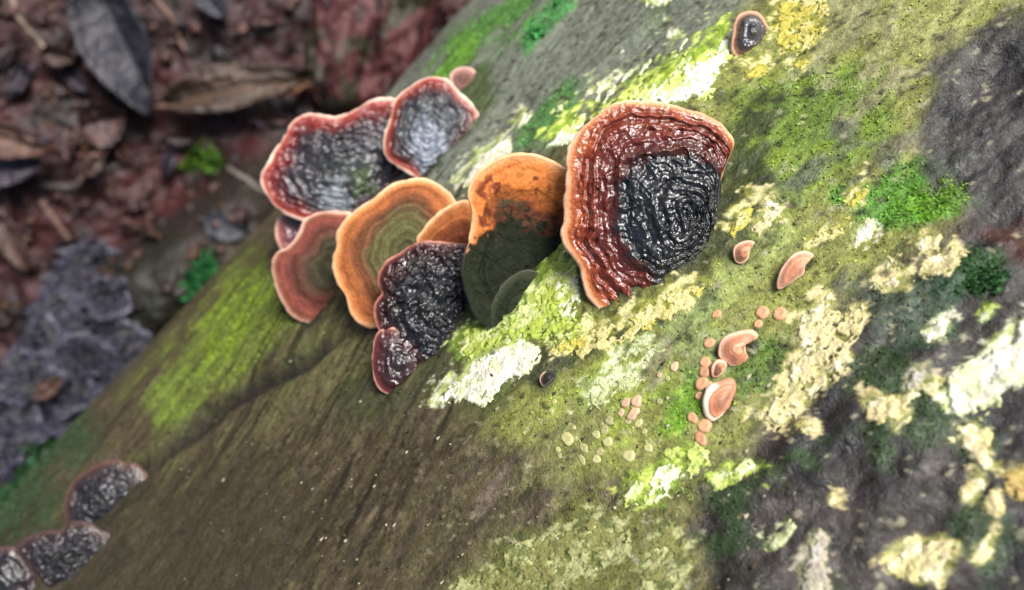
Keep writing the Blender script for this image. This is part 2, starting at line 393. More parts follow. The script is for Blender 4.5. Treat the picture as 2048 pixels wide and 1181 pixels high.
nF = fbm(np.stack([(X1 + 0.30 * R * T1) / 0.045, (R * T1 - 0.30 * X1) / 0.0030], -1), 2, 74)
LC = lerp(LC, (0.016, 0.013, 0.008), sstep(0.70, 0.78, nF) * sstep(1200, 900, LQ[:, 0]) * 0.8)
# thin outer growth round the lichen crusts
PAL = {
    'ridge': ((0.84, 0.86, 0.70), (0.58, 0.68, 0.16), (0.34, 0.50, 0.04)),  # middle, blotch, border
    'white': ((0.80, 0.78, 0.70), (0.62, 0.60, 0.46), (0.42, 0.50, 0.16)),
    'wlime': ((0.72, 0.74, 0.52), (0.40, 0.48, 0.09), (0.22, 0.33, 0.035)),
    'lime': ((0.33, 0.40, 0.065), (0.52, 0.56, 0.24), (0.15, 0.24, 0.025)),
    'yellow': ((0.46, 0.40, 0.075), (0.60, 0.54, 0.25), (0.27, 0.28, 0.045)),
    'cream': ((0.72, 0.66, 0.47), (0.58, 0.49, 0.25), (0.34, 0.34, 0.10)),
    'ochre': ((0.42, 0.30, 0.10), (0.55, 0.42, 0.18), (0.28, 0.24, 0.07)),
    'olive': ((0.17, 0.17, 0.055), (0.34, 0.35, 0.16), (0.10, 0.12, 0.028)),
    'grey': ((0.48, 0.45, 0.40), (0.36, 0.32, 0.25), (0.30, 0.30, 0.15)),
    'pale': ((0.42, 0.46, 0.22), (0.56, 0.58, 0.36), (0.26, 0.33, 0.10)),
}
COMB = [(1085, 300), (1120, 262)]
for _k in range(13):
    _x = 1150 + _k * 22; _y = 262 - _k * 13.5; _l = (46, 30, 58, 26, 40, 64, 34)[_k % 7]
    COMB += [(_x + 0.55 * _l, _y - 0.84 * _l), (_x + 12, _y + 4)]
COMB += [(1462, 55), (1478, 90), (1445, 145), (1420, 200), (1330, 215), (1260, 215), (1200, 245), (1150, 290)]
LICHENS = [
 ('white frilled lichen wedge below the dark wrinkled bracket', [(855,818),(875,785),(930,750),(960,715),(990,700),(1040,685),(1080,700),(1062,740),(1015,772),(960,800),(905,806)], 'white', 0.0016, 0.4),
 ('lime green lichen spreading below the moss stained orange bracket', [(905,690),(935,655),(1000,662),(1045,605),(1095,545),(1128,500),(1142,560),(1135,620),(1185,645),(1150,690),(1090,688),(1000,700),(930,728)], 'lime', 0.0012, 0.9),
 ('bright yellow lichen band under the tip of the large red-brown bracket', [(1100,700),(1150,662),(1220,655),(1300,612),(1380,570),(1420,575),(1385,620),(1320,652),(1260,680),(1190,712),(1140,715)], 'yellow', 0.0010, 1.0),
 ('lime-white toothed lichen along the log ridge behind the large bracket', COMB, 'ridge', 0.0014, 0.6),
 ('bright white lichen flake beside the top of the orange bracket', [(922,380),(948,330),(1000,285),(1025,275),(1022,305),(975,332),(940,372)], 'white', 0.0012, 0.2),
 ('tiny white lichen fleck on the grey-green flank of the log', [(1032,258),(1048,230),(1063,232),(1052,252)], 'white', 0.0010, 0.0),
 ('white lichen streaks just above the flank, beside the toothed crust', [(1190,205),(1196,170),(1204,172),(1200,200)], 'white', 0.0010, 0.0),
 ('lime-white lichen fleck high on the grey-green flank', [(1285,15),(1300,-20),(1350,-20),(1345,8),(1310,20)], 'wlime', 0.0012, 0.5),
 ('yellow lichen mass beside the tiny grey bracket', [(1540,70),(1555,10),(1600,-30),(1650,-20),(1658,40),(1630,92),(1590,112),(1555,110)], 'yellow', 0.0012, 0.8),
 ('small yellow lichen patch below the tiny grey bracket', [(1482,152),(1500,130),(1535,120),(1552,135),(1530,157),(1500,166)], 'yellow', 0.0010, 0.5),
 ('thin yellow lichen dash between the moss and the yellow mass', [(1575,132),(1608,114),(1628,124),(1602,142)], 'yellow', 0.0008, 0.4),
 ('pale yellow lichen speckle above the smallest pink bracket', [(1502,460),(1520,440),(1526,400),(1560,398),(1568,420),(1542,452),(1518,470)], 'cream', 0.0010, 0.8),
 ('faint yellow lichen smear at the foot of the large bracket', [(1455,470),(1480,425),(1505,400),(1512,420),(1490,460),(1470,480)], 'yellow', 0.0007, 0.9),
 ('lemon yellow lichen strip above the salmon pink bracket', [(1605,476),(1640,464),(1680,440),(1702,428),(1696,456),(1660,480),(1620,491)], 'yellow', 0.0010, 0.5),
 ('small yellow lichen strip at the edge of the bright moss', [(1684,416),(1710,384),(1745,370),(1742,390),(1710,422)], 'yellow', 0.0010, 0.4),
 ('chalky white lichen leaf between two yellow strips', [(1702,492),(1715,465),(1740,443),(1750,455),(1732,480),(1712,498)], 'white', 0.0014, 0.0),
 ('small cream lichen knob above the forked cream crust', [(1828,490),(1845,474),(1877,474),(1872,500),(1840,507)], 'cream', 0.0014, 0.0),
 ('forked cream and yellow lichen crust on grey bark', [(1745,577),(1758,550),(1772,520),(1790,514),(1800,540),(1830,542),(1860,510),(1900,494),(1918,512),(1890,552),(1840,562),(1810,582),(1770,592)], 'cream', 0.0014, 0.5),
 ('large cream-yellow lichen sheet on dark bark beside the pink brackets', [(1610,615),(1635,592),(1667,580),(1665,615),(1663,651),(1683,651),(1716,615),(1736,611),(1732,639),(1708,684),(1675,692),(1648,702),(1659,733),(1671,704),(1708,716),(1683,749),(1643,781),(1614,802),(1594,838),(1561,852),(1529,848),(1507,832),(1545,802),(1570,757),(1594,708),(1586,684),(1590,635)], 'cream', 0.0018, 0.6),
 ('white and lime lichen crust in a dark hollow of the bark', [(1418,957),(1432,983),(1463,967),(1495,951),(1521,962),(1549,936),(1516,926),(1495,916),(1458,937)], 'wlime', 0.0022, 0.3),
 ('knobbly cream lichen trailing towards the big white crust', [(1728,800),(1748,787),(1775,800),(1800,800),(1845,770),(1888,768),(1872,788),(1820,803),(1792,832),(1765,837),(1738,832)], 'cream', 0.0022, 0.2),
 ('star shaped whitish lichen tuft above the cream knobs', [(1803,772),(1820,738),(1857,733),(1852,760),(1830,785),(1810,792)], 'grey', 0.0022, 0.1),
 ('rounded cream lichen lobe under the cream knobs', [(1778,862),(1790,840),(1827,823),(1822,850),(1795,872)], 'cream', 0.0022, 0.0),
 ('big bright white lichen crust on the bark shoulder', [(1882,812),(1900,770),(1950,718),(2000,678),(2048,638),(2120,600),(2120,740),(2040,762),(1980,792),(1920,832),(1893,838)], 'white', 0.0028, 0.0),
 ('crooked cream lichen below the big white crust', [(1903,882),(1920,858),(1948,848),(1972,880),(1982,920),(1998,950),(1985,962),(1958,947),(1935,910)], 'cream', 0.0022, 0.1),
 ('oval cream lichen below the crooked one', [(1918,992),(1933,965),(1960,948),(1972,970),(1945,1002),(1923,1003)], 'cream', 0.0020, 0.0),
 ('tiny lemon lichen knob beside the ochre crust', [(1970,1012),(1984,983),(2002,995),(2001,1022),(1984,1027)], 'cream', 0.0020, 0.0),
 ('ochre lichen crust on dark bark', [(1998,945),(2048,922),(2120,925),(2120,1010),(2020,1002)], 'ochre', 0.0022, 0.3),
 ('broad scalloped cream lichen on the blackest bark', [(1763,1122),(1788,1095),(1840,1078),(1892,1078),(1908,1100),(1902,1127),(1882,1122),(1892,1150),(1872,1178),(1840,1168),(1815,1132),(1775,1147)], 'cream', 0.0022, 0.2),
 ('narrow cream lichen beside the scalloped one', [(1936,1122),(1950,1090),(1980,1058),(1990,1075),(1972,1112),(1950,1132)], 'cream', 0.0020, 0.0),
 ('whitish grey lichen plume standing on dark bark', [(1590,1215),(1608,1120),(1618,1070),(1635,1053),(1657,1075),(1652,1110),(1660,1150),(1655,1215)], 'grey', 0.0022, 0.3),
 ('short pale lichen bar beside the grey plume', [(1528,1097),(1555,1068),(1580,1043),(1590,1055),(1572,1082),(1545,1100)], 'pale', 0.0016, 0.2),
 ('two-lobed lemon lichen under the large cream sheet', [(1590,872),(1600,853),(1642,850),(1637,870),(1612,866)], 'cream', 0.0016, 0.2),
 ('white flame shaped lichen on blue-grey bark', [(1843,660),(1852,668),(1880,638),(1897,638),(1892,670),(1855,697),(1845,682)], 'white', 0.0018, 0.0),
 ('slim greenish white lichen near the flame shaped one', [(1953,642),(1964,614),(1982,610),(1980,640),(1965,655)], 'wlime', 0.0018, 0.0),
 ('lime and cream lichen mound under the trailing pink buttons', [(1238,1002),(1258,975),(1300,930),(1340,905),(1390,878),(1428,903),(1412,932),(1372,962),(1372,992),(1330,1012),(1280,1012)], 'wlime', 0.0014, 0.8),
 ('dull olive lichen mat along the lower edge of bare wood', [(880,1230),(918,1150),(1000,1130),(1008,1100),(1060,1080),(1120,1060),(1180,1028),(1235,1048),(1275,1100),(1200,1130),(1150,1180),(1130,1230)], 'olive', 0.0012, 0.7),
 ('dull olive lichen mat beside the grey plume', [(1280,1160),(1300,1080),(1330,1030),(1370,1060),(1375,1130),(1340,1230),(1280,1230)], 'olive', 0.0010, 0.9),
 ('pale green lichen patch above the buff buttons', [(1163,805),(1178,770),(1230,742),(1292,748),(1282,777),(1232,792),(1202,818),(1175,822)], 'pale', 0.0009, 0.9),
 ('small pale lichen patch between the yellow band and the pink buttons', [(1222,717),(1260,690),(1312,684),(1328,700),(1290,722),(1240,727)], 'pale', 0.0008, 0.9),
 ('whitish lichen fringe at the free edge of the large bracket', [(1095,585),(1112,530),(1130,470),(1150,500),(1165,600),(1150,640),(1110,640)], 'wlime', 0.0010, 0.8),
 ('little round cream lichen on bare dark bark', [(1655,1010),(1660,996),(1675,995),(1676,1010),(1664,1016)], 'cream', 0.0016, 0.0),
]
nD = fbm(S3(0.0050, 0.0030, 21), 4, 67, 0.6)
for _a, _b, _c, _d in [(1373,79,1347,119), (1264,141,1233,176), (1123,211,1113,224), (1232,168,1207,206), (1300,120,1280,150), (1345,60,1332,78), (1010,330,990,345)]:
    _p = np.array([_a - _c, _b - _d]) / math.hypot(_a - _c, _b - _d) ; _q = np.array([-_p[1], _p[0]]) * 4.5
    LICHENS.append(('fine pale lichen streak along the grain near the toothed crust', [(_a, _b), ((_a + _c) / 2 + _q[0], (_b + _d) / 2 + _q[1]), (_c, _d), ((_a + _c) / 2 - _q[0], (_b + _d) / 2 - _q[1])], 'white', 0.0012, 0.0))
for lab, poly, pal, th_, ho in LICHENS:
    film(poly, PAL[pal][2], 16, 22, 0.8, nD, 0.0)
    film(poly, PAL[pal][1], 6, 46, 0.8, nD, 0.0, gate=sstep(0.48, 0.56, nC))
# the colour darkens along the crack
dcr = seg_dist(LQ, CRACK); mcr = np.exp(-(dcr / (6 + 18 * nB)) ** 2) * sstep(720, 600, LQ[:, 0]) * 0.95
LC = lerp(LC, (0.020, 0.016, 0.012), mcr)
film([(-200, 1250), (-100, 930), (110, 830), (230, 840), (200, 910), (135, 960), (100, 1060), (40, 1100), (-40, 1250)], (0.024, 0.050, 0.022), 50, 40, 0.9, None, 0.3)
streak = fbm(np.stack([(X1 + 0.30 * R * T1) / 0.030, (R * T1 - 0.30 * X1) / 0.0016], -1), 3, 72)
woody = sstep(1150, 800, LQ[:, 0]) 
LC = LC * (0.92 + 0.8 * (streak - 0.5) * woody)[:, None]
LC = LC * (1 + (nC - 0.5) * (0.9 - 0.45 * woody))[:, None] * (0.75 + 0.5 * fbm(S3(0.0016, 0.0012, 33), 2, 69))[:, None]
film([(-300, 1300), (20, 1090), (170, 1010), (330, 930), (470, 900), (560, 960), (640, 1010), (600, 1090), (520, 1180), (480, 1300)], (0.036, 0.029, 0.017), 60, 90, 0.75, nB)   # shade over the lower-left wood, put into its colour
# pin-prick pits and pale dust
LC = lerp(LC, (0.020, 0.022, 0.010), sstep(0.72, 0.80, fbm(S3(0.0030, 0.0024, 12), 2, 61)) * 0.75)
rightish = sstep(700, 1150, LQ[:, 0] + 0.3 * LQ[:, 1] - 250)
LC = lerp(LC, (0.30, 0.28, 0.18), sstep(0.78, 0.86, fbm(S3(0.0026, 0.0020, 15), 2, 65)) * 0.6 * rightish)
ALPHA = 0.28 + 0.72 * np.maximum(rightish, np.clip(MOSSW * 1.5, 0, 1))

nx, nt_ = GX.shape
lf = grid_faces(nx, nt_, True)
e0, e1 = len(LP), len(LP) + 1
V = np.vstack([LP, (gx[0] * A + CN * N + CZ * Zc)[None], (gx[-1] * A + CN * N + CZ * Zc)[None]])
j = np.arange(nt_); j2 = (j + 1) % nt_
fa = np.stack([np.full(nt_, e0), j2, j], 1); fb = np.stack([np.full(nt_, e1), (nx - 1) * nt_ + j, (nx - 1) * nt_ + j2], 1)
LCc = np.vstack([np.c_[np.clip(LC, 0, 1), ALPHA], [[0.12, 0.08, 0.05, 1]] * 2])
logbase = to_world(np.array([CN * N + CZ * Zc]))[0] - np.array([0, 0, R])
log = empty('fallen_log', logbase)
tag(log, 'huge fallen log lying on the forest floor, brown wood filmed with green moss', 'log')
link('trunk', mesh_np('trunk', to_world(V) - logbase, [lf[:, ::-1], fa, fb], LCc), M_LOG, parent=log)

# =====================================================================
#  FOREST FLOOR
# =====================================================================
def bank(x, y):
    return np.exp(-((y - 0.030 - 0.012 * np.sin(x * 17)) / 0.052) ** 4) * sstep(-0.02, -0.12, x)

def ground_h(x, y):
    P = lambda s, o=0.0: np.stack([x / s, y / s, np.zeros_like(x) + o], -1)
    h = 0.05 * (fbm(P(0.45), 3, 71) - 0.5) + 0.034 * (fbm(P(0.06, 2), 4, 73) - 0.5) + 0.012 * (fbm(P(0.015, 4), 3, 75) - 0.5)
    # a bank of old rotten wood and earth banked against the foot of the log
    h += 0.12 * bank(x, y)
    return h

def ground_at(px):
    d = np.array([(px[0] - CX) / F, (CY - px[1]) / F, -1.0]); dw = RM @ d; t = 0.7
    t = CAM_H / -dw[2]
    for _ in range(12):
        p = TR + t * dw; e = p[2] - ground_h(np.array([p[0]]), np.array([p[1]]))[0]; t += 0.6 * e / -dw[2]
    return TR + t * dw

vis = np.array([ground_at(p) for p in [(0, 0), (500, 0), (1000, 0), (300, 300), (0, 600), (0, 1181), (500, 400)]])
gxx = spaced(vis[:, 0].min() - 0.15, vis[:, 0].max() + 0.15, 420, -30, 30, 40)
gyy = spaced(vis[:, 1].min() - 0.25, vis[:, 1].max() + 0.15, 380, -30, 30, 40)
HX, HY = np.meshgrid(gxx, gyy, indexing='ij'); hx, hy = HX.ravel(), HY.ravel()
hz = ground_h(hx, hy)
def G3(s, o=0.0): return np.stack([hx / s, hy / s, np.zeros_like(hx) + o], -1)
g1, g2, g3 = fbm(G3(0.09, 1), 4, 81), fbm(G3(0.03, 2), 4, 83), fbm(G3(0.010, 3), 3, 85)
GC = np.empty((len(hx), 3)); GC[:] = (0.125, 0.042, 0.040)
GC = lerp(GC, (0.21, 0.056, 0.054), sstep(0.45, 0.62, g1) * 0.9)
GC = lerp(GC, (0.035, 0.022, 0.022), sstep(0.50, 0.36, g2) * 0.9)
GC = lerp(GC, (0.24, 0.095, 0.085), sstep(0.60, 0.74, g3) * 0.6)
bk = sstep(0.15, 0.5, bank(hx, hy))
GC = lerp(GC, (0.090, 0.072, 0.050), bk * 0.9)
GC = lerp(GC, (0.045, 0.058, 0.030), bk * sstep(0.52, 0.66, g1) * 0.6)
GC *= 0.22
ground = link('ground', mesh_np('ground', np.stack([hx, hy, hz], 1), grid_faces(len(gxx), len(gyy)), GC), M_SOIL)
tag(ground, 'damp reddish brown forest soil below the log', kind='structure')

# =====================================================================
#  LICHEN CRUSTS
# =====================================================================
_seed = [100]
def lichen(label, poly, pal, thick=0.0012, ds=0.00055, rag=0.003, holes=0.5, group=None):
    _seed[0] += 7; sd0 = _seed[0]
    x, th = log_param(poly); S = np.stack([x, R * th], 1)
    pad = rag + 0.002
    lo, hi = S.min(0) - pad, S.max(0) + pad
    nx_, ny_ = int((hi[0] - lo[0]) / ds) + 2, int((hi[1] - lo[1]) / ds) + 2
    U, W = np.meshgrid(np.linspace(lo[0], hi[0], nx_), np.linspace(lo[1], hi[1], ny_), indexing='ij'); u, w = U.ravel(), W.ravel()
    Q = lambda s, o=0.0: np.stack([u / (s * 1.5), w / s, np.zeros_like(u) + o], -1)
    f1, f2, f3 = fbm(Q(0.007), 4, sd0, 0.6), fbm(Q(0.0026, 3), 3, sd0 + 1, 0.6), fbm(Q(0.0012, 5), 2, sd0 + 2)
    sd = sd_poly(np.stack([u, w], 1), S) + rag * 2.6 * (f1 - 0.5) + rag * 1.8 * (f2 - 0.5) + 0.0010 * (f3 - 0.5)
    hol = np.maximum(sstep(0.56, 0.66, f2) * holes, sstep(0.66, 0.74, f3) * min(1, holes * 1.6))
    sd = np.minimum(sd, 0.003) - hol * 0.0040
    h = thick * (sstep(-0.0002, 0.0012, sd) + 0.9 * sstep(0, 0.002, sd) * (f2 - 0.45) + 0.7 * sstep(0, 0.002, sd) * (f3 - 0.5))
    h = np.where(sd < 0, -0.0004 - 0.2 * np.minimum(-sd, 0.003), h + 0.00015)
    keep_v = (sd > -0.0008).reshape(nx_, ny_)
    kf = keep_v[:-1, :-1] | keep_v[1:, :-1] | keep_v[:-1, 1:] | keep_v[1:, 1:]
    fc = grid_faces(nx_, ny_)[kf.ravel()]
    if not len(fc): return None
    used = np.unique(fc); remap = np.full(len(u), -1); remap[used] = np.arange(len(used))
    P = to_world(log_pt(u[used], w[used] / R, h[used]))
    a, b, c = PAL[pal]; col = np.empty((len(used), 3)); col[:] = a
    col = lerp(col, b, sstep(0.48, 0.64, f1[used]) * 0.9); col = lerp(col, c, sstep(0.0010, 0.0001, sd[used]) * 0.6)
    col = lerp(col, c, sstep(0.54, 0.66, f2[used]) * 0.45)
    col *= (0.72 + 0.56 * f3[used])[:, None]
    base = P.mean(0)
    o = link('lichen_patch', mesh_np('lichen_patch', P - base, remap[fc][:, ::-1], np.clip(col * 1.08, 0, 0.88)), M_LICH, base)
    return tag(o, label, 'lichen', group)

LG = 'lichen crusts on the log'
for lab, poly, pal, th_, ho in LICHENS:
    lichen(lab, poly, pal, th_ * 0.32, 0.00042, 0.0016 if poly is COMB else 0.0034 if len(poly) > 8 else 0.0013, ho, LG)

# =====================================================================
#  BRACKET FUNGI
# =====================================================================
def ramp(s, stops):
    xs = [a for a, _ in stops]; return np.stack([np.interp(s, xs, [c[k] for _, c in stops]) for k in range(3)], -1)

def bracket(name, label, outline, centre, att, stops, mat, rim=(0.62, 0.36, 0.26), tilt=(0, 0), lift=0.0, dome=0.003, nr=60, na=240,
            rimr=0.0010, relief='zoned', amp=1.0, thick=0.006, rings=8, mottle=None, group=None, cat='fungus', P=None, plane_up=None, pore=(0.30, 0.20, 0.12), edge_droop=0.0, ring_in=0.0, marks=()):
    """outline and centre are traced positions; the cap lies in a shelf plane through its foot on the log"""
    _seed[0] += 5; sd0 = _seed[0]
    if P is None: P = log_at([att])[0]
    nrm = Zc + tilt[0] * np.array([1., 0, 0]) + tilt[1] * np.array([0, 1., 0]) if plane_up is None else np.asarray(plane_up, float)
    nrm = nrm / np.linalg.norm(nrm); P = P + nrm * lift
    def on_plane(px):
        px = np.atleast_2d(px); d = np.stack([(px[:, 0] - CX) / F, (CY - px[:, 1]) / F, -np.ones(len(px))], 1)
        return d * ((P @ nrm) / (d @ nrm))[:, None]
    o3 = on_plane(smooth_closed(outline, na)); c3 = on_plane(centre)[0]
    vec = o3 - c3; rad = np.linalg.norm(vec, axis=1); dirs = vec / rad[:, None]; rm = rad.mean()
    inner = rad - rimr
    s = np.linspace(0, 1, nr + 1)[1:] ** 0.9
    pos = c3 + dirs[None] * (s[:, None] * inner[None])[..., None]          # nr x na x 3
    e1 = np.array([1., 0, 0]) - nrm[0] * nrm; e1 /= np.linalg.norm(e1); e2 = np.cross(nrm, e1)
    X, Y = (pos - c3) @ e1, (pos - c3) @ e2; SS = np.repeat(s[:, None], na, 1)
    dr = (1 - SS) * inner[None]
    wob = fbm(np.stack([X / 0.012, Y / 0.012, X * 0], -1), 3, sd0) - 0.5
    sw = SS + 0.16 * wob * sstep(0, 0.006, dr); rho = sw * rm
    h = dome * (1 - SS ** 1.8) - edge_droop * SS ** 4 * rm * 0.2
    fade = sstep(0.0002, 0.004, dr)
    flat = np.stack([X, Y], -1)
    zone = fbm(np.stack([rho / rm * rings * 2.3, 0.6 * wob + 3.0 + X * 0], -1), 3, sd0 + 8)      # uneven growth zones
    ring_on = sstep(ring_in - 0.12, ring_in + 0.1, SS) if ring_in else 1.0
    if relief == 'zoned':
        h = h + amp * fade * ring_on * (0.0010 * (zone - 0.5) + 0.0007 * (fbm(np.stack([X / 0.009, Y / 0.009, rho / 0.0025], -1), 3, sd0 + 1) - 0.5))
        h = h + amp * fade * 0.0012 * (fbm(flat / 0.005, 4, sd0 + 2) - 0.5)
        cr = 0.5 + ring_on * (sstep(0.36, 0.64, zone) - 0.5) * 0.9 + 0.9 * (fbm(flat / 0.0025, 3, sd0 + 5) - 0.5)
    else:
        r1 = fbm(np.stack([X / 0.0085, Y / 0.0085, rho / 0.0034], -1), 2, sd0 + 1); r2 = fbm(flat / 0.0026, 2, sd0 + 2); r4 = fbm(flat / 0.010, 2, sd0 + 9)
        rg = 1 - np.abs(2 * r1 - 1)
        k = {'knobby': 1.0, 'ridged': 0.3}.get(relief, 0.7); fine = {'knobby': 0.9, 'ridged': 0.75}.get(relief, 0.8)
        h = h + amp * fade * (0.0010 * (zone - 0.5) + k * 0.0024 * (rg - 0.8) + fine * 0.0016 * (r2 - 0.5) * (0.4 + 1.2 * r4) + 0.0020 * (r4 - 0.5))
        if relief == 'ridged':
            w2 = fbm(flat / 0.0050, 3, sd0 + 13) - 0.5; lump = fbm(flat / 0.0045, 3, sd0 + 14)
            rd = 1 - np.abs(2 * fbm(np.stack([(rho + 0.0024 * w2) / 0.0019, 2.4 * lump], -1), 2, sd0 + 3) - 1)
            rd2 = 1 - np.abs(2 * vnoise(np.stack([(rho + 0.0040 * w2) / 0.0042, 2.6 * lump + 4], -1), sd0 + 15) - 1)
            rz = 0.5 + 0.5 * np.sin(2 * math.pi * (rho + 0.0018 * w2) / 0.0036)
            h = h + fade * (0.0010 * (rd ** 2 - 0.4) * (0.1 + 1.7 * lump) + 0.0006 * (rd2 ** 3 - 0.3) + 0.0007 * (rz ** 2 - 0.4))
        if relief == 'wrinkled':
            wx, wy = fbm(flat / 0.006, 3, sd0 + 16) - 0.5, fbm(flat / 0.006 + 9, 3, sd0 + 17) - 0.5
            pu = 0.77 * X + 0.64 * Y + 0.006 * wx; pv = 0.77 * Y - 0.64 * X + 0.006 * wy
            r3 = fbm(np.stack([pu / 0.0052, pv / 0.0030], -1), 3, sd0 + 3)
            h = h + amp * fade * 0.0034 * ((1 - np.abs(2 * r3 - 1)) ** 2 - 0.6)
        cr = 0.35 + 0.4 * zone + 0.5 * (r2 - 0.4) + (0.7 * (rz - 0.5) if relief == 'ridged' else 0)
    top = pos + nrm * h[..., None]
    cc = ramp(np.clip(SS + (0.22 * wob + 0.20 * (fbm(flat / 0.0045, 4, sd0 + 11, 0.6) - 0.5)) * sstep(0.0005, 0.006, dr), 0, 1), stops)
    if mottle is not None:
        mcol, mthr = mottle; mm = sstep(mthr, mthr + 0.1, fbm(np.stack([X / 0.006, Y / 0.006, X * 0 + 3], -1), 4, sd0 + 4)) * fade * (sstep(ring_in - 0.1, ring_in + 0.15, SS) if ring_in else 1.0)
        cc = cc + (np.asarray(mcol) - cc) * mm[..., None]
    px_ = proj(pos).reshape(-1, 2)
    for poly, mc_, so_, rg_ in marks:                                       # stains with a shape of their own
        mk = sstep(-so_, so_, sd_poly(px_, poly) + rg_ * 2 * (fbm(flat.reshape(-1, 2) / 0.0030, 4, sd0 + 12, 0.7) - 0.5)).reshape(X.shape)
        cc = cc + (np.asarray(mc_) - cc) * mk[..., None]
    cc = cc * (0.74 + 0.52 * cr)[..., None]
    cpt = c3 + nrm * dome
    Vt = np.vstack([top.reshape(-1, 3), cpt[None]]); ft = grid_faces(nr, na, True)
    jj = np.arange(na); fan = np.stack([np.full(na, nr * na), jj, (jj + 1) % na], 1)
    Ct = np.vstack([cc.reshape(-1, 3), np.asarray(stops[0][1])[None]])
    # rounded margin
    K = 9; psi = np.linspace(math.pi / 2, -math.pi / 2, K); he = h[-1]
    ex = np.stack([X[-1], Y[-1]], -1)
    wav = 1 + 1.1 * (vnoise(ex / 0.008, sd0 + 6) - 0.5) + 0.5 * (vnoise(ex / 0.0022, sd0 + 10) - 0.5)
    rimp = np.stack([c3 + dirs * (inner + rimr * wav * math.cos(p))[:, None] + nrm * (he - rimr * (1 - math.sin(p)))[:, None] for p in psi])
    crm = np.empty((K, na, 3)); crm[:] = np.asarray(rim); t = np.linspace(0, 1, K)[:, None, None]
    crm = crm * (0.55 + 0.55 * vnoise(ex / 0.007, sd0 + 7) + 0.3 * vnoise(ex / 0.0018, sd0 + 18))[None, :, None]
    edge = ramp(np.array([0.99]), stops)[0]
    crm = crm + (edge - crm) * (np.clip(1 - t * 5, 0, 1) * 0.8)
    crm = crm + (np.asarray(pore) - crm) * np.clip((t - 0.65) * 3, 0, 1)
    rq = proj(rimp[2])
    for poly, mc_, so_, rg_ in marks:
        mk = sstep(-so_, so_, sd_poly(rq, poly))[None, :, None]; crm = crm + (np.asarray(mc_) - crm) * mk
    # underside
    nu = max(6, nr // 6); su = np.linspace(1, 0.04, nu)
    und = np.stack([c3 + dirs * (q * inner)[:, None] + nrm * (he * q - 2 * rimr - thick * (1 - q) ** 0.8)[:, None] for q in su])
    base = to_world(P[None])[0]
    root = empty(name, base); tag(root, label, cat, group)
    w = lambda a: to_world(a.reshape(-1, 3)) - base
    link('cap', mesh_np('cap', w(Vt), [ft, fan[:, ::1]], np.clip(Ct, 0, 0.9)), mat, parent=root)
    link('rim', mesh_np('rim', w(rimp), grid_faces(K, na, True), np.clip(crm.reshape(-1, 3), 0, 0.9)), M_RIM, parent=root)
    Vu = np.vstack([und.reshape(-1, 3), und[-1].mean(0)[None]]); cu = np.empty((len(Vu), 3)); cu[:] = pore
    fan2 = np.stack([np.full(na, nu * na), (nu - 1) * na + jj, (nu - 1) * na + (jj + 1) % na], 1)
    link('pore_surface', mesh_np('pore_surface', w(Vu), [grid_faces(nu, na, True), fan2], cu), M_PORE, parent=root)
    return root

BG = 'bracket fungi growing on the log'
blk = (0.010, 0.012, 0.012)
# large wet red-brown bracket
bracket('bracket_fungus', 'large glossy wet red-brown bracket fungus with a black wrinkled centre',
        [(1216,633),(1185,605),(1168,572),(1160,540),(1142,508),(1128,488),(1124,462),(1131,440),(1130,400),(1134,360),(1133,320),(1140,290),(1152,268),(1163,250),(1190,228),(1215,210),(1245,200),(1290,200),(1330,203),(1370,212),(1410,224),(1442,243),(1460,262),(1471,282),(1462,310),(1447,348),(1442,395),(1452,450),(1440,520),(1400,575),(1350,605),(1290,640),(1240,650)],
        (1385, 435), (1330, 505),
        [(0, (0.012, 0.016, 0.013)), (0.34, (0.012, 0.013, 0.012)), (0.46, (0.020, 0.010, 0.008)), (0.58, (0.050, 0.010, 0.007)), (0.72, (0.092, 0.015, 0.009)), (0.90, (0.150, 0.026, 0.010)), (0.955, (0.24, 0.050, 0.015)), (0.985, (0.42, 0.12, 0.035)), (1, (0.55, 0.24, 0.10))],
        M_WET, rim=(0.70, 0.42, 0.26), tilt=(-0.10, 0.0), dome=0.0065, nr=120, na=440, rimr=0.0013, relief='ridged', amp=0.9, thick=0.010, rings=9, group=BG,
        marks=[([(1235,430),(1240,375),(1268,338),(1320,315),(1380,318),(1425,340),(1480,380),(1480,600),(1300,600),(1300,545),(1262,515),(1236,470)], (0.010, 0.011, 0.012), 10, 22)])
# moss-stained orange bracket
bracket('bracket_fungus', 'orange-brown bracket fungus stained black-green by moss beside the large wet one',
        [(925,515),(936,480),(945,440),(940,410),(935,392),(942,365),(958,343),(985,322),(1020,309),(1060,307),(1095,317),(1125,333),(1150,350),(1190,400),(1190,470),(1150,540),(1085,620),(1030,660),(985,660),(952,640),(934,600),(922,555)],
        (1055, 540), (1045, 590),
        [(0, (0.018, 0.022, 0.012)), (0.45, (0.022, 0.030, 0.014)), (0.56, (0.05, 0.03, 0.015)), (0.62, (0.22, 0.062, 0.018)), (0.75, (0.40, 0.125, 0.030)), (0.93, (0.46, 0.150, 0.040)), (1, (0.56, 0.26, 0.11))],
        M_DRY, rim=(0.66, 0.38, 0.20), tilt=(0.10, -0.12), dome=-0.0035, nr=80, na=320, rimr=0.0009, relief='zoned', amp=1.3, rings=5, mottle=((0.13, 0.030, 0.014), 0.58), ring_in=0.6, pore=(0.05, 0.035, 0.02), group=BG,
        marks=[([(880,540),(942,492),(985,470),(1008,440),(1040,428),(1080,432),(1110,440),(1230,430),(1230,720),(880,740)], (0.12, 0.030, 0.014), 22, 60),
               ([(860,540),(934,500),(948,486),(990,468),(1014,445),(1045,440),(1080,446),(1110,462),(1230,450),(1230,720),(860,740)], (0.011, 0.014, 0.007), 12, 52)])
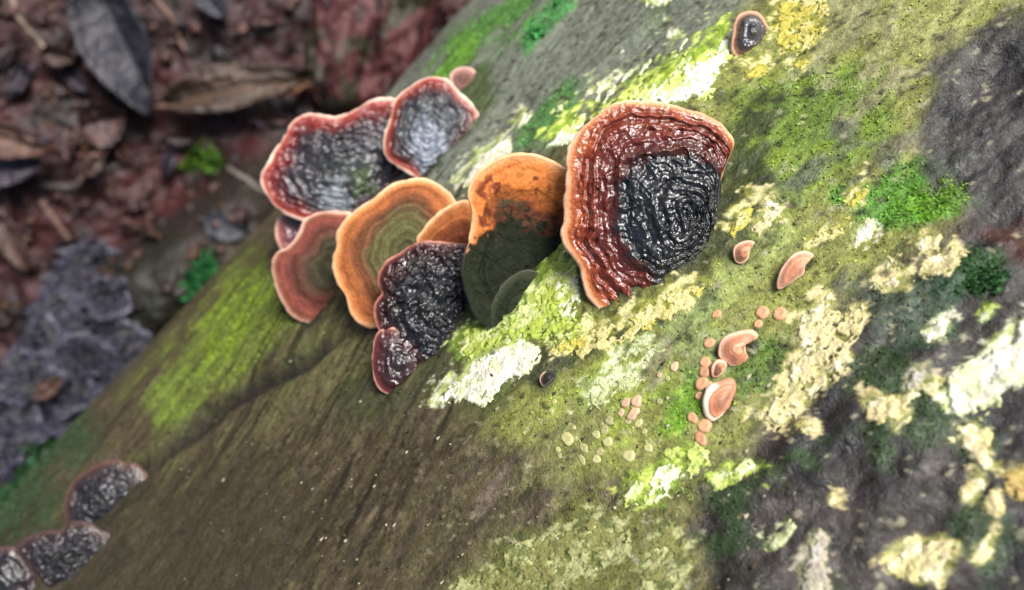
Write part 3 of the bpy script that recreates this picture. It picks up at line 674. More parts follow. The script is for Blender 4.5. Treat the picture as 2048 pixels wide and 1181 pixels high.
# its narrow neighbour
bracket('bracket_fungus', 'narrow orange-brown bracket fungus wedged behind the wet black one',
        [(832,482),(843,462),(862,440),(885,420),(910,405),(935,400),(960,420),(975,470),(960,540),(920,570),(880,560),(845,520)],
        (915, 505), (925, 500),
        [(0, (0.10, 0.03, 0.015)), (0.6, (0.20, 0.055, 0.02)), (0.9, (0.36, 0.12, 0.035)), (1, (0.55, 0.25, 0.11))],
        M_DRY, rim=(0.68, 0.40, 0.22), dome=0.003, nr=50, na=200, rimr=0.0009, relief='zoned', amp=0.9, rings=6, group=BG)
# the wet black wrinkled one
bracket('bracket_fungus', 'wet black wrinkled bracket fungus with a thin maroon border',
        [(844,481),(819,490),(799,506),(774,521),(757,546),(755,571),(762,587),(749,608),(748,633),(757,662),(774,687),(795,716),(819,736),(860,745),(905,715),(950,665),(965,610),(955,540),(950,495),(930,485),(898,484),(869,482)],
        (880, 620), (880, 668),
        [(0, blk), (0.6, (0.013, 0.013, 0.016)), (0.80, (0.016, 0.008, 0.008)), (0.93, (0.032, 0.007, 0.006)), (0.985, (0.065, 0.012, 0.009)), (1, (0.22, 0.06, 0.035))],
        M_WET, rim=(0.46, 0.20, 0.14), tilt=(-0.05, 0.04), dome=0.0045, nr=100, na=340, rimr=0.0008, relief='wrinkled', amp=0.85, rings=4, group=BG)
bracket('bracket_fungus', 'small dark maroon bracket fungus tucked beneath the wet black one',
        [(760,660),(749,672),(744,695),(741,724),(745,753),(756,777),(774,790),(800,790),(840,760),(850,710),(820,670),(785,655)],
        (805, 725), (803, 752),
        [(0, (0.015, 0.012, 0.014)), (0.5, (0.030, 0.014, 0.016)), (0.85, (0.055, 0.012, 0.011)), (0.98, (0.10, 0.022, 0.016)), (1, (0.22, 0.06, 0.04))],
        M_WET, rim=(0.60, 0.30, 0.23), dome=0.003, nr=50, na=200, rimr=0.0008, relief='knobby', amp=0.7, rings=6, group=BG)
# zoned olive / orange
bracket('bracket_fungus', 'round bracket fungus with orange-brown rings and an olive green centre',
        [(909,397),(898,384),(873,366),(849,357),(820,358),(790,366),(766,381),(741,400),(712,419),(687,442),(674,467),(670,496),(664,518),(666,546),(676,575),(691,600),(699,625),(712,643),(732,654),(752,655),(800,640),(870,580),(930,500),(940,440)],
        (812, 500), (850, 548),
        [(0, (0.055, 0.052, 0.022)), (0.35, (0.085, 0.080, 0.030)), (0.50, (0.105, 0.085, 0.035)), (0.58, (0.11, 0.050, 0.025)), (0.72, (0.20, 0.066, 0.026)), (0.86, (0.30, 0.095, 0.030)), (0.95, (0.40, 0.14, 0.045)), (1, (0.56, 0.26, 0.11))],
        M_DRY, rim=(0.70, 0.42, 0.24), tilt=(0.04, 0.0), dome=0.003, nr=84, na=320, rimr=0.0010, relief='zoned', amp=0.8, rings=9, group=BG)
bracket('bracket_fungus', 'matte mauve-brown bracket fungus with faint rings and a dark olive centre',
        [(700,426),(678,424),(649,421),(624,428),(608,440),(598,465),(575,494),(550,507),(541,533),(546,562),(554,587),(566,612),(583,635),(612,648),(650,640),(700,590),(745,540),(760,480),(735,440)],
        (680, 530), (665, 585),
        [(0, (0.035, 0.034, 0.018)), (0.45, (0.045, 0.038, 0.020)), (0.60, (0.075, 0.036, 0.024)), (0.80, (0.125, 0.034, 0.026)), (0.94, (0.20, 0.060, 0.040)), (1, (0.42, 0.20, 0.13))],
        M_DRY, rim=(0.74, 0.48, 0.36), tilt=(-0.05, 0.03), dome=0.003, nr=70, na=280, rimr=0.0011, relief='zoned', amp=0.7, rings=8, group=BG)
# the far pair, wet and grey
grey8 = [(0, (0.030, 0.036, 0.033)), (0.4, (0.020, 0.020, 0.024)), (0.68, (0.024, 0.014, 0.018)), (0.80, (0.075, 0.010, 0.010)), (0.92, (0.16, 0.018, 0.012)), (0.985, (0.24, 0.040, 0.024)), (1, (0.50, 0.20, 0.14))]
bracket('bracket_fungus', 'broad lobed grey-black bracket fungus with a crimson band and pink rim',
        [(790,197),(762,197),(739,201),(719,212),(693,225),(670,232),(647,229),(624,225),(601,229),(581,244),(569,264),(558,284),(545,304),(539,321),(526,339),(520,352),(522,372),(533,395),(552,418),(600,440),(660,450),(730,450),(800,410),(850,340),(850,250),(825,205)],
        (690, 345), (722, 425), grey8, M_DAMP, rim=(0.84, 0.60, 0.48), tilt=(0.05, -0.05), dome=0.003, nr=90, na=360, rimr=0.0013, relief='knobby', amp=0.8, rings=8, group=BG,
        marks=[([(640,405),(660,370),(690,348),(702,400),(690,440),(650,440)], (0.12, 0.14, 0.155), 12, 24), ([(700,352),(740,340),(750,380),(712,395)], (0.045, 0.070, 0.028), 10, 20)])
bracket('bracket_fungus', 'small purplish lobe of bracket fungus under the broad grey-black one',
        [(575,418),(560,426),(549,452),(551,478),(562,505),(590,520),(640,510),(670,470),(660,430),(615,412)],
        (620, 465), (655, 480), [(0, (0.04, 0.03, 0.04)), (0.5, (0.10, 0.04, 0.05)), (0.9, (0.22, 0.07, 0.06)), (1, (0.45, 0.22, 0.17))],
        M_WET, rim=(0.74, 0.48, 0.38), dome=0.002, nr=36, na=160, rimr=0.0012, relief='knobby', amp=0.6, rings=6, group=BG)
bracket('bracket_fungus', 'upright oval slate grey bracket fungus overlapping the broad lobed one',
        [(776,244),(768,270),(765,293),(768,312),(785,330),(815,345),(850,362),(905,330),(945,280),(960,235),(944,206),(923,189),(909,172),(895,159),(874,152),(857,152),(837,160),(817,173),(800,186),(785,206)],
        (860, 262), (888, 303),
        [(0, (0.055, 0.065, 0.072)), (0.4, (0.050, 0.056, 0.062)), (0.62, (0.028, 0.028, 0.034)), (0.78, (0.040, 0.014, 0.015)), (0.90, (0.15, 0.020, 0.013)), (0.985, (0.24, 0.044, 0.026)), (1, (0.48, 0.20, 0.14))],
        M_DAMP, rim=(0.84, 0.60, 0.47), tilt=(0.02, 0.05), dome=0.004, nr=80, na=300, rimr=0.0011, relief='knobby', amp=0.9, rings=6, group=BG,
        marks=[([(825,305),(830,262),(850,240),(880,262),(904,285),(882,312),(862,345),(843,348)], (0.16, 0.18, 0.22), 8, 20)])
bracket('bracket_fungus', 'tiny pale curled bracket fungus sprouting above the oval slate grey one',
        [(903,170),(901,152),(912,138),(932,133),(950,142),(955,160),(935,180),(915,185)],
        (930, 160), (935, 165), [(0, (0.12, 0.06, 0.05)), (0.8, (0.22, 0.11, 0.09)), (1, (0.4, 0.2, 0.16))], M_DRY, rim=(0.6, 0.4, 0.34), dome=0.002, nr=16, na=60, rimr=0.0010, group=BG)
bracket('bracket_fungus', 'thin dark green crescent of bracket fungus at the foot of the moss-stained orange one',
        [(976,662),(978,630),(984,605),(1003,572),(1036,545),(1065,540),(1090,560),(1070,620),(1020,680),(990,685)],
        (1032, 612), (1028, 622), [(0, (0.012, 0.017, 0.008)), (0.7, (0.014, 0.020, 0.009)), (1, (0.03, 0.034, 0.018))], M_DRY, rim=(0.055, 0.055, 0.036), pore=(0.02, 0.02, 0.012), dome=0.001, lift=-0.0015, nr=30, na=140, rimr=0.0006, rings=4, group=BG)
bracket('bracket_fungus', 'tiny lone dome shaped grey bracket fungus by the yellow lichen',
        [(1469,47),(1478,31),(1497,23),(1516,26),(1530,40),(1540,65),(1525,95),(1500,115),(1475,115),(1464,95),(1467,66)],
        (1503, 62), (1502, 85), [(0, (0.05, 0.05, 0.055)), (0.55, (0.045, 0.045, 0.05)), (0.8, (0.06, 0.045, 0.04)), (1, (0.30, 0.15, 0.09))], M_WET, rim=(0.55, 0.32, 0.20), dome=0.004, nr=36, na=130, rimr=0.0008, relief='knobby', amp=0.6, rings=5, group=BG)
# down by the crack, out of focus
farst = [(0, (0.008, 0.010, 0.008)), (0.5, (0.013, 0.012, 0.016)), (0.82, (0.018, 0.012, 0.013)), (0.95, (0.040, 0.022, 0.018)), (1, (0.07, 0.03, 0.022))]
bracket('bracket_fungus', 'dusky domed bracket fungus with a brown rim at the end of the crack',
        [(250,926),(242,921),(222,921),(199,927),(173,940),(153,954),(140,972),(132,995),(127,1020),(127,1043),(138,1060),(170,1080),(230,1070),(285,1010),(295,960),(275,930)],
        (205, 1000), (222, 1005), farst, M_DAMP, rim=(0.10, 0.048, 0.034), tilt=(0.0, 0.1), dome=0.004, nr=60, na=220, rimr=0.0011, relief='knobby', amp=0.8, rings=6, group=BG)
bracket('bracket_fungus', 'ragged grey wrinkled bracket fungus below the dusky domed one',
        [(143,1044),(173,1044),(195,1056),(127,1059),(97,1061),(64,1069),(38,1084),(31,1102),(48,1126),(72,1156),(107,1190),(160,1195),(215,1150),(240,1090),(215,1055)][:3][::-1] + [(127,1059),(97,1061),(64,1069),(38,1084),(31,1102),(48,1126),(72,1156),(107,1190),(160,1195),(215,1150),(240,1090)],
        (130, 1115), (160, 1128), farst, M_DAMP, rim=(0.04, 0.026, 0.024), dome=0.004, nr=60, na=220, rimr=0.0008, relief='wrinkled', amp=0.7, rings=6, group=BG)
bracket('bracket_fungus', 'grey bracket fungus with a reddish back edge, lowest of its trio',
        [(-60,1120),(-20,1098),(20,1092),(48,1106),(72,1136),(84,1162),(80,1200),(30,1240),(-60,1240),(-90,1180)],
        (0, 1170), (45, 1195), farst, M_DAMP, rim=(0.05, 0.024, 0.02), dome=0.004, nr=50, na=180, rimr=0.0009, relief='knobby', amp=0.8, rings=6, group=BG)

# ---- young pink brackets
pk = [(0, (0.58, 0.27, 0.16)), (0.5, (0.55, 0.23, 0.13)), (0.85, (0.60, 0.28, 0.17)), (1, (0.70, 0.42, 0.30))]
def young(label, outline, centre, att, rim=(0.66, 0.36, 0.24), dome=0.003, tilt=(0, 0), stops=pk, rimr=0.0006, group='young pink brackets', lift=0.0012, nr=26, na=110, marks=()):
    bracket('young_bracket', label, outline, centre, att, stops, M_PINK, rim=rim, tilt=tilt, dome=dome, nr=nr, na=na, rimr=rimr, relief='zoned', amp=0.35, rings=2, thick=0.003, group=group, lift=lift, pore=(0.5, 0.3, 0.2), marks=marks)
young('small pink crescent bracket near the foot of the large red-brown one', [(1466,508),(1468,495),(1478,486),(1494,481),(1506,482),(1510,487),(1502,500),(1497,520),(1482,529),(1470,524)], (1486,505), (1490,512))
young('elongated salmon pink bracket lying on the olive moss', [(1554,576),(1556,556),(1566,532),(1582,513),(1605,503),(1622,505),(1628,513),(1614,528),(1610,548),(1595,560),(1572,574),(1560,580)], (1592,540), (1598,548))
young('lobed pink bracket with a notch in its side', [(1437,700),(1441,684),(1455,670),(1480,662),(1505,659),(1518,668),(1515,678),(1496,686),(1494,704),(1501,720),(1488,737),(1468,738),(1450,724),(1440,716)], (1470,695), (1478,705))
young('small pink lobe hanging below the notched pink bracket', [(1424,748),(1426,732),(1434,722),(1448,722),(1455,730),(1448,745),(1436,755),(1426,755)], (1440,737), (1443,740))
young('cup shaped pink bracket with a white outer edge', [(1408,808),(1412,790),(1424,775),(1445,763),(1466,760),(1473,768),(1470,790),(1460,815),(1444,836),(1426,845),(1412,832)], (1442,800), (1450,806), rim=(0.80, 0.66, 0.54), rimr=0.0013, dome=0.002, marks=[([(1436,730),(1500,730),(1500,860),(1462,860),(1445,830),(1432,800)], (0.46, 0.21, 0.12), 8, 6)],
      stops=[(0, (0.40, 0.20, 0.11)), (0.4, (0.42, 0.19, 0.10)), (0.6, (0.60, 0.23, 0.12)), (0.95, (0.62, 0.27, 0.15)), (1, (0.74, 0.46, 0.34))])
young('tiny dark bracket with a cream crescent edge in wet black bark', [(1078,764),(1079,753),(1086,744),(1097,740),(1108,743),(1113,751),(1108,763),(1097,772),(1084,775)], (1098,757), (1100,762), rim=(0.50, 0.36, 0.23), rimr=0.0006, dome=0.002, marks=[([(1092,730),(1130,730),(1130,790),(1096,790),(1088,764)], (0.016, 0.014, 0.012), 4, 3)],
      stops=[(0, (0.012, 0.012, 0.014)), (0.7, (0.02, 0.016, 0.014)), (0.9, (0.10, 0.05, 0.03)), (1, (0.3, 0.18, 0.1))], group=None)

def button(px, py, rx, ry, ang, col, label, group):
    """a young fruit body: a low cushion on the log"""
    _seed[0] += 3
    c = log_at([(px, py)])[0]; x, th = log_param([(px, py)]); th = th[0]
    n3 = math.sin(th) * N + math.cos(th) * Zc; tt = math.cos(th) * N - math.sin(th) * Zc
    sc_ = -c[2] / F
    na, nr = 22, 7; t = np.linspace(0, 2 * math.pi, na, endpoint=False)
    wob = 1 + 0.5 * (fbm(np.stack([np.cos(t) * 1.2 + _seed[0], np.sin(t) * 1.2, t * 0.0], -1), 2, _seed[0]) - 0.5)
    ca, sa = math.cos(math.radians(ang)), math.sin(math.radians(ang))
    r = np.array([1.04, 1.06, 0.98, 0.86, 0.66, 0.42, 0.18]); hh = np.array([-0.5, 0.02, 0.26, 0.42, 0.52, 0.50, 0.44]) * (1.0 if col[0] > 0.45 else 0.7)
    bx, by = rx * sc_, ry * sc_ / max(0.5, math.cos(th - 0.25))
    U = np.outer(r, np.cos(t) * wob) * bx; W = np.outer(r, np.sin(t) * wob) * by
    U, W = U * ca - W * sa, U * sa + W * ca
    H = np.repeat(hh[:, None], na, 1) * min(bx, by)
    ax = A * 1.0
    # picture horizontals expressed on the surface
    u3 = np.array([1., 0, 0]) - n3[0] * n3; u3 /= np.linalg.norm(u3); v3 = np.cross(n3, u3)
    P = c + U[..., None] * u3 + W[..., None] * v3 + H[..., None] * n3
    V = np.vstack([P.reshape(-1, 3), (c + n3 * (0.42 if col[0] > 0.45 else 0.29) * min(bx, by))[None]]); jj = np.arange(na)
    fan = np.stack([np.full(na, nr * na), (nr - 1) * na + jj, (nr - 1) * na + (jj + 1) % na], 1)
    cl = np.empty((len(V), 3)); cl[:] = np.asarray(col) * random.uniform(0.78, 1.08); k = np.r_[np.repeat(np.linspace(1.12, 0.95, nr), na), 0.95]; cl *= k[:, None]
    base = to_world(c[None])[0]
    o = link('young_bracket', mesh_np('button', to_world(V) - base, [grid_faces(nr, na, True), fan], cl), M_PINK, base)
    tag(o, label, 'fungus', group)
PNK = (0.52, 0.28, 0.15); BUF = (0.38, 0.36, 0.16)
lab_p = 'small pink button of young fungus beside the pink brackets'
for p in [(1433,629,9,7,50),(1524,626,14,11,40),(1559,629,15,12,35),(1516,648,9,7,40),(1419,688,12,10,40),(1411,725,11,10,20),(1409,744,12,10,30),(1403,768,15,11,30),(1417,772,9,8,30),(1398,792,8,7,30),(1409,853,15,12,20),(1402,878,11,14,20),(1385,836,9,11,20)]:
    button(*p, PNK, lab_p, 'pink buttons of young fungus')
lab_q = 'pinkish button of young fungus at the edge of the pale green lichen'
for p in [(1252,805,10,8,40),(1273,803,11,10,40),(1268,826,13,9,55),(1262,835,9,8,30),(1242,826,9,6,50),(1319,751,6,4,40),(1349,734,10,8,50)]:
    button(*p, (0.54, 0.36, 0.23), lab_q, 'pinkish buttons of young fungus')
lab_b = 'tiny pale buff button of young fungus dotted over green moss'
for p in [(1133,878,11,14,40),(1151,877,5,4,40),(1116,899,5,6,30),(1168,897,8,10,35),(1192,869,7,9,35),(1210,860,9,7,45),(1218,840,9,7,45),(1216,884,11,10,30),(1200,904,8,7,40),(1164,920,5,11,20),
          (1257,912,12,11,40),(1296,896,8,9,40),(1256,843,6,6,0),(1277,847,9,7,45),(1289,863,6,5,40),(1336,758,5,7,20),(1320,803,6,7,30),(1109,804,5,5,0),(1103,822,4,5,30),(1193,919,9,8,20),(1148,856,4,4,0),(1120,912,4,5,0),(1222,846,5,4,30)]:
    button(*p, BUF, lab_b, 'buff buttons of young fungus')

# =====================================================================
#  MOSS: short shoots wherever the film is thick, and a few tufts
# =====================================================================
def blades(P, Nn, length, width, cols, seed):
    r = np.random.default_rng(seed); n = len(P)
    d = r.normal(size=(n, 3)); d = Nn * 0.55 + d * 0.75; d /= np.linalg.norm(d, axis=1)[:, None]
    s = np.cross(d, r.normal(size=(n, 3))); s /= np.linalg.norm(s, axis=1)[:, None]
    L = (length * (0.5 + r.random(n)))[:, None]; w = (width * (0.6 + 0.8 * r.random(n)))[:, None]
    k = np.cross(d, s) * 0.25
    b = P - d * 0.0004
    V = np.stack([b - s * w * 0.5, b + s * w * 0.5, b + d * L * 0.6 + s * w * 0.6 + k * L * 0.3, b + d * L + k * L, b + d * L * 0.6 - s * w * 0.6 + k * L * 0.3], 1)
    i = np.arange(n)[:, None] * 5
    F5 = i + np.array([[0, 1, 2, 3, 4]])
    return V.reshape(-1, 3), F5, np.repeat(cols, 5, 0)

mi = np.where((MOSSW > 0.15) & (LP[:, 2] > -0.56))[0]
pw = MOSSW[mi] * (0.4 + nB[mi]); pk_ = rng.choice(mi, 26000, p=pw / pw.sum())
mth = T1[pk_]; mn = np.sin(mth)[:, None] * N + np.cos(mth)[:, None] * Zc
mc = np.clip(LC[pk_] * (1.0 + 0.9 * rng.random((len(pk_), 1))) * np.array([1.0, 1.1, 0.8]), 0, 0.5)
mv, mf, mcol = blades(LP[pk_] + rng.normal(size=(len(pk_), 3)) * 0.0003, mn, 0.0008, 0.00045, mc, 7)
moss = link('moss', mesh_np('moss', to_world(mv), mf, mcol, False), M_MOSS)
tag(moss, 'fine green moss shoots spread over the log', kind='stuff')

def tuft(label, poly, col, n, length, on_log=True):
    poly = np.asarray(poly, float); lo, hi = poly.min(0), poly.max(0); Q = lo + rng.random((n * 4, 2)) * (hi - lo)
    Q = Q[sd_poly(Q, poly) + 46 * (fbm(Q / 22.0, 3, n) - 0.5) > 14 * rng.random(len(Q))][:n]
    if on_log:
        x, th = log_param(Q); P = log_pt(x, th); Nn = np.sin(th)[:, None] * N + np.cos(th)[:, None] * Zc
        P = to_world(P); Nn = Nn @ RM.T
    else:
        P = np.array([ground_at(q) for q in Q]); Nn = np.tile([0, 0, 1.0], (len(P), 1))
    cols = np.clip(np.asarray(col) * (0.45 + 1.1 * rng.random((len(P), 1))), 0, 0.6)
    v, f, c = blades(P, Nn, length, length * 0.36, cols, n)
    base = P.mean(0)
    o = link('moss_tuft', mesh_np('moss_tuft', v - base, f, c, False), M_MOSS, base)
    tag(o, label, 'moss', 'moss tufts')
tuft('emerald moss tuft growing in the earth bank below the log', [(362,600),(380,560),(395,510),(415,495),(440,530),(435,560),(405,600)], (0.022, 0.13, 0.036), 420, 0.009, False)
tuft('yellow-green moss tuft at the top of the earth bank', [(355,345),(375,315),(395,292),(420,300),(450,325),(430,345),(395,340)], (0.06, 0.13, 0.014), 340, 0.009, False)
tuft('thick bright green moss cushion on the shoulder by grey bark', [(1790,420),(1830,370),(1890,345),(1945,365),(1935,410),(1880,440)], (0.17, 0.30, 0.03), 700, 0.0009)
tuft('dark green moss cushion between the grey bark and the white crust', [(1905,580),(1930,535),(1990,520),(2020,545),(2000,590),(1950,600)], (0.035, 0.11, 0.03), 420, 0.0014)
tuft('vivid green moss sprig on the far edge of the grey-green flank', [(1060,75),(1085,35),(1110,5),(1125,5),(1110,40),(1080,80)], (0.04, 0.25, 0.05), 300, 0.003)
tuft('dark green moss spread under the weathered crusts', [(0,1000),(30,940),(110,850),(200,830),(230,880),(160,960),(90,1040),(0,1090)], (0.022, 0.062, 0.026), 2200, 0.010, False)

# =====================================================================
#  LITTER ON THE FOREST FLOOR
# =====================================================================
def leaf(label, p0, p1, width, col, col2, curl=0.25, lift=0.012, group='dead leaves on the soil', roll=0.0, mat=None):
    """a dead leaf whose midrib runs between two picture positions on the soil"""
    _seed[0] += 3; sd0 = _seed[0]
    a, b = ground_at(p0), ground_at(p1); b = b + np.array([0, 0, 1.0]) * 0; L = np.linalg.norm(b - a)
    e = (b - a) / L; up = np.array([0, 0, 1.0]); sdv = np.cross(up, e); sdv /= np.linalg.norm(sdv); nv = np.cross(e, sdv)
    sdv = sdv * math.cos(roll) + nv * math.sin(roll); nv = np.cross(e, sdv)
    w = width * 0.7 / F
    nu, nw = 40, 17; u = np.linspace(0, 1, nu); v = np.linspace(-1, 1, nw)
    prof = np.sin(math.pi * np.clip(u, 0, 1) ** 0.8) ** 0.75 * (1 - 0.25 * u) + 0.012
    prof = prof * (1 + 0.16 * (vnoise(np.stack([u * 9, u * 0, u * 0 + sd0], -1), sd0) - 0.5))
    U, Vv = np.meshgrid(u, v, indexing='ij')
    wave = 0.10 * L * (fbm(np.stack([U * 3.0, Vv * 1.6, U * 0 + sd0], -1), 3, sd0) - 0.5)
    vein = 0.012 * w * 8 * np.abs(((U * 9 - np.abs(Vv) * 1.3) % 1) - 0.5) * np.abs(Vv)
    hgt = lift + curl * w * (Vv ** 2) * 0.32 + wave * 1.5 + vein * 0.15 + 0.05 * L * np.sin(U * 3.0) - 0.006 * np.exp(-(Vv / 0.10) ** 2)
    P = a + (U * L)[..., None] * e + (Vv * prof[:, None] * w * 0.5)[..., None] * sdv + hgt[..., None] * nv
    gh = ground_h(P[..., 0].ravel(), P[..., 1].ravel()).reshape(P.shape[:2])
    P[..., 2] = np.maximum(P[..., 2], gh + 0.0015)
    f1 = fbm(np.stack([U * 6, Vv * 3, U * 0], -1), 4, sd0 + 1)
    c = np.asarray(col) + (np.asarray(col2) - np.asarray(col)) * sstep(0.42, 0.6, f1)[..., None]
    c = c * (1 - 0.4 * np.exp(-(Vv / 0.07) ** 2))[..., None]
    top = P.reshape(-1, 3); bot = top - nv * 0.0008
    n_ = nu * nw; fc = grid_faces(nu, nw)
    ring = np.r_[np.arange(nw), np.arange(1, nu) * nw + nw - 1, (nu - 1) * nw + np.arange(nw - 2, -1, -1), np.arange(nu - 2, 0, -1) * nw]
    r2 = np.roll(ring, -1); side = np.stack([ring, r2, r2 + n_, ring + n_], 1)
    root = empty('dead_leaf', a); tag(root, label, 'leaf', group)
    c = c * 0.34
    cc = np.clip(np.vstack([c.reshape(-1, 3)] * 2), 0, 0.8)
    link('blade', mesh_np('blade', np.vstack([top, bot]) - a, [fc[:, ::-1], fc + n_, side], cc), mat or M_LEAF, parent=root)
    # midrib and stalk
    mid = P[:, nw // 2] + nv * 0.0006; st = np.vstack([mid[0] - e * L * 0.12 + up * 0.004, mid[::4], mid[-1]])
    v_, f_ = tube(st, np.linspace(0.0013, 0.0004, len(st)), 6)
    link('midrib', mesh_np('midrib', v_ - a, f_, np.tile(np.asarray(col2) * 1.2, (len(v_), 1))), M_TWIG, parent=root)

def tube(pts, rad, ns=8, rough=0.0, seed=0):
    pts = np.asarray(pts, float); rad = np.asarray(rad, float); n = len(pts)
    t = np.gradient(pts, axis=0); t /= np.linalg.norm(t, axis=1)[:, None] + 1e-12
    ref = np.array([0.3, 0.2, 0.93]); s = np.cross(t, ref); s /= np.linalg.norm(s, axis=1)[:, None]; q = np.cross(s, t)
    a = np.linspace(0, 2 * math.pi, ns, endpoint=False)
    rr = rad[:, None] * (1 + (rough * (vnoise(np.stack([np.cos(a)[None] * 1.5 + 0 * pts[:, :1], np.sin(a)[None] * 1.5 + 0 * pts[:, :1], np.arange(n)[:, None] * 0.6 + 0 * a[None]], -1), seed) - 0.5) if rough else 0))
    V = pts[:, None] + rr[..., None] * (np.cos(a)[None, :, None] * s[:, None] + np.sin(a)[None, :, None] * q[:, None])
    V = np.vstack([V.reshape(-1, 3), pts[0], pts[-1]]); j = np.arange(ns); j2 = (j + 1) % ns
    f = [grid_faces(n, ns, True), np.stack([np.full(ns, n * ns), j2, j], 1), np.stack([np.full(ns, n * ns + 1), (n - 1) * ns + j, (n - 1) * ns + j2], 1)]
    return V, f

def twig(label, line, rpx, col, group='fallen twigs'):
    _seed[0] += 3
    pts = np.array([ground_at(p) for p in line]); rad = rpx * 0.7 / F
    u = np.linspace(0, len(pts) - 1, 16); P = np.stack([np.interp(u, np.arange(len(pts)), pts[:, k]) for k in range(3)], 1)
    P += (np.stack([vnoise(np.stack([u * 1.3, u * 0 + k, u * 0], -1), _seed[0]) for k in range(3)], 1) - 0.5) * rad * 2.5
    P[:, 2] = np.maximum(P[:, 2], ground_h(P[:, 0], P[:, 1]) + rad * 0.5)
    v, f = tube(P, np.linspace(rad, rad * 0.6, 16), 10, 0.5, _seed[0])
    cols = np.asarray(col) * (0.75 + 0.5 * vnoise(v * 180, _seed[0]))[:, None]
    o = link('twig', mesh_np('twig', v - pts[0], f, np.clip(cols, 0, 1)), M_TWIG, pts[0]); tag(o, label, 'twig', group)

leaf('large wet slate-blue dead leaf with bright wet glints', (190, -50), (318, 222), 150, (0.050, 0.050, 0.075), (0.09, 0.085, 0.115), 0.9, 0.012, roll=0.1)
leaf('curled tan dead leaf with an orange tip near the pink-rimmed bracket', (340, 215), (640, 165), 95, (0.13, 0.075, 0.05), (0.20, 0.12, 0.075), 0.9, 0.016, roll=-0.2)
leaf('crumpled pinkish dead leaf between the slate-blue and orange leaves', (165, 245), (250, 215), 105, (0.24, 0.12, 0.11), (0.13, 0.07, 0.07), 1.0, 0.02, roll=0.3)
leaf('orange-brown dead leaf above the purple one', (-50, 240), (130, 285), 85, (0.30, 0.15, 0.10), (0.16, 0.06, 0.04), 0.7, 0.03, roll=0.2)
leaf('wet purple-grey dead leaf below the orange-brown one', (-60, 335), (115, 330), 95, (0.075, 0.055, 0.085), (0.12, 0.09, 0.13), 0.5, 0.02)
leaf('small orange dead leaf lying flat on red soil', (170, 310), (235, 280), 46, (0.22, 0.075, 0.03), (0.13, 0.05, 0.03), 0.4, 0.015)
leaf('brown dead leaf at the foot of the dark twig', (10, 420), (75, 530), 60, (0.19, 0.10, 0.075), (0.10, 0.05, 0.04), 0.8, 0.02)
leaf('orange sliver of dead leaf under the tan one', (575, 190), (640, 160), 22, (0.42, 0.17, 0.04), (0.30, 0.11, 0.03), 0.4, 0.03)
leaf('dark blue-grey dead leaf by the reddish rotten wood', (400, -20), (460, 40), 60, (0.045, 0.045, 0.08), (0.06, 0.06, 0.10), 0.5, 0.015)
twig('straight pale straw-coloured twig lying across dark soil', [(10, -20), (60, 55), (104, 108)], 6, (0.22, 0.17, 0.13))
twig('dark bent twig lying on red soil below the leaves', [(85, 385), (150, 365), (200, 345), (255, 318)], 9, (0.06, 0.05, 0.045))
twig('short brown twig below the dark bent one', [(78, 398), (110, 440), (140, 482)], 7, (0.16, 0.10, 0.08))
twig('thin grey twig resting on the earth bank by the pink-rimmed bracket', [(455, 330), (490, 350), (530, 390)], 6, (0.16, 0.14, 0.12))
twig('faint long twig crossing the red soil by the slate-blue leaf', [(300, -20), (350, 40), (375, 110)], 5, (0.15, 0.09, 0.07))

# loose litter
cols = [((0.15, 0.055, 0.045), (0.08, 0.032, 0.030)), ((0.10, 0.050, 0.055), (0.06, 0.032, 0.040)), ((0.22, 0.09, 0.075), (0.12, 0.045, 0.042)), ((0.07, 0.052, 0.075), (0.10, 0.075, 0.11)), ((0.18, 0.095, 0.065), (0.11, 0.055, 0.045))]
rl = random.Random(3)
for k in range(34):
    while True:
        x, y = rl.uniform(-20, 820), rl.uniform(-20, 480)
        if x + 0.95 * y < 900 and not (150 < x < 340 and y < 220): break
    an = rl.uniform(0, 6.28); Lp = rl.uniform(35, 80); ci = rl.randrange(5); ca, cb = cols[ci]
    leaf('small crumpled %s dead leaf scattered on the red soil' % ('red-brown', 'dark mauve-brown', 'light reddish', 'grey-purple', 'tan')[ci], (x, y), (x + Lp * math.cos(an), y + Lp * math.sin(an)), Lp * rl.uniform(0.4, 0.65), ca, cb, rl.uniform(0.3, 1.2), rl.uniform(0.004, 0.016), group='scattered %s litter leaves' % ('red-brown', 'dark mauve-brown', 'light reddish', 'grey-purple', 'tan')[ci], roll=rl.uniform(-0.4, 0.4))

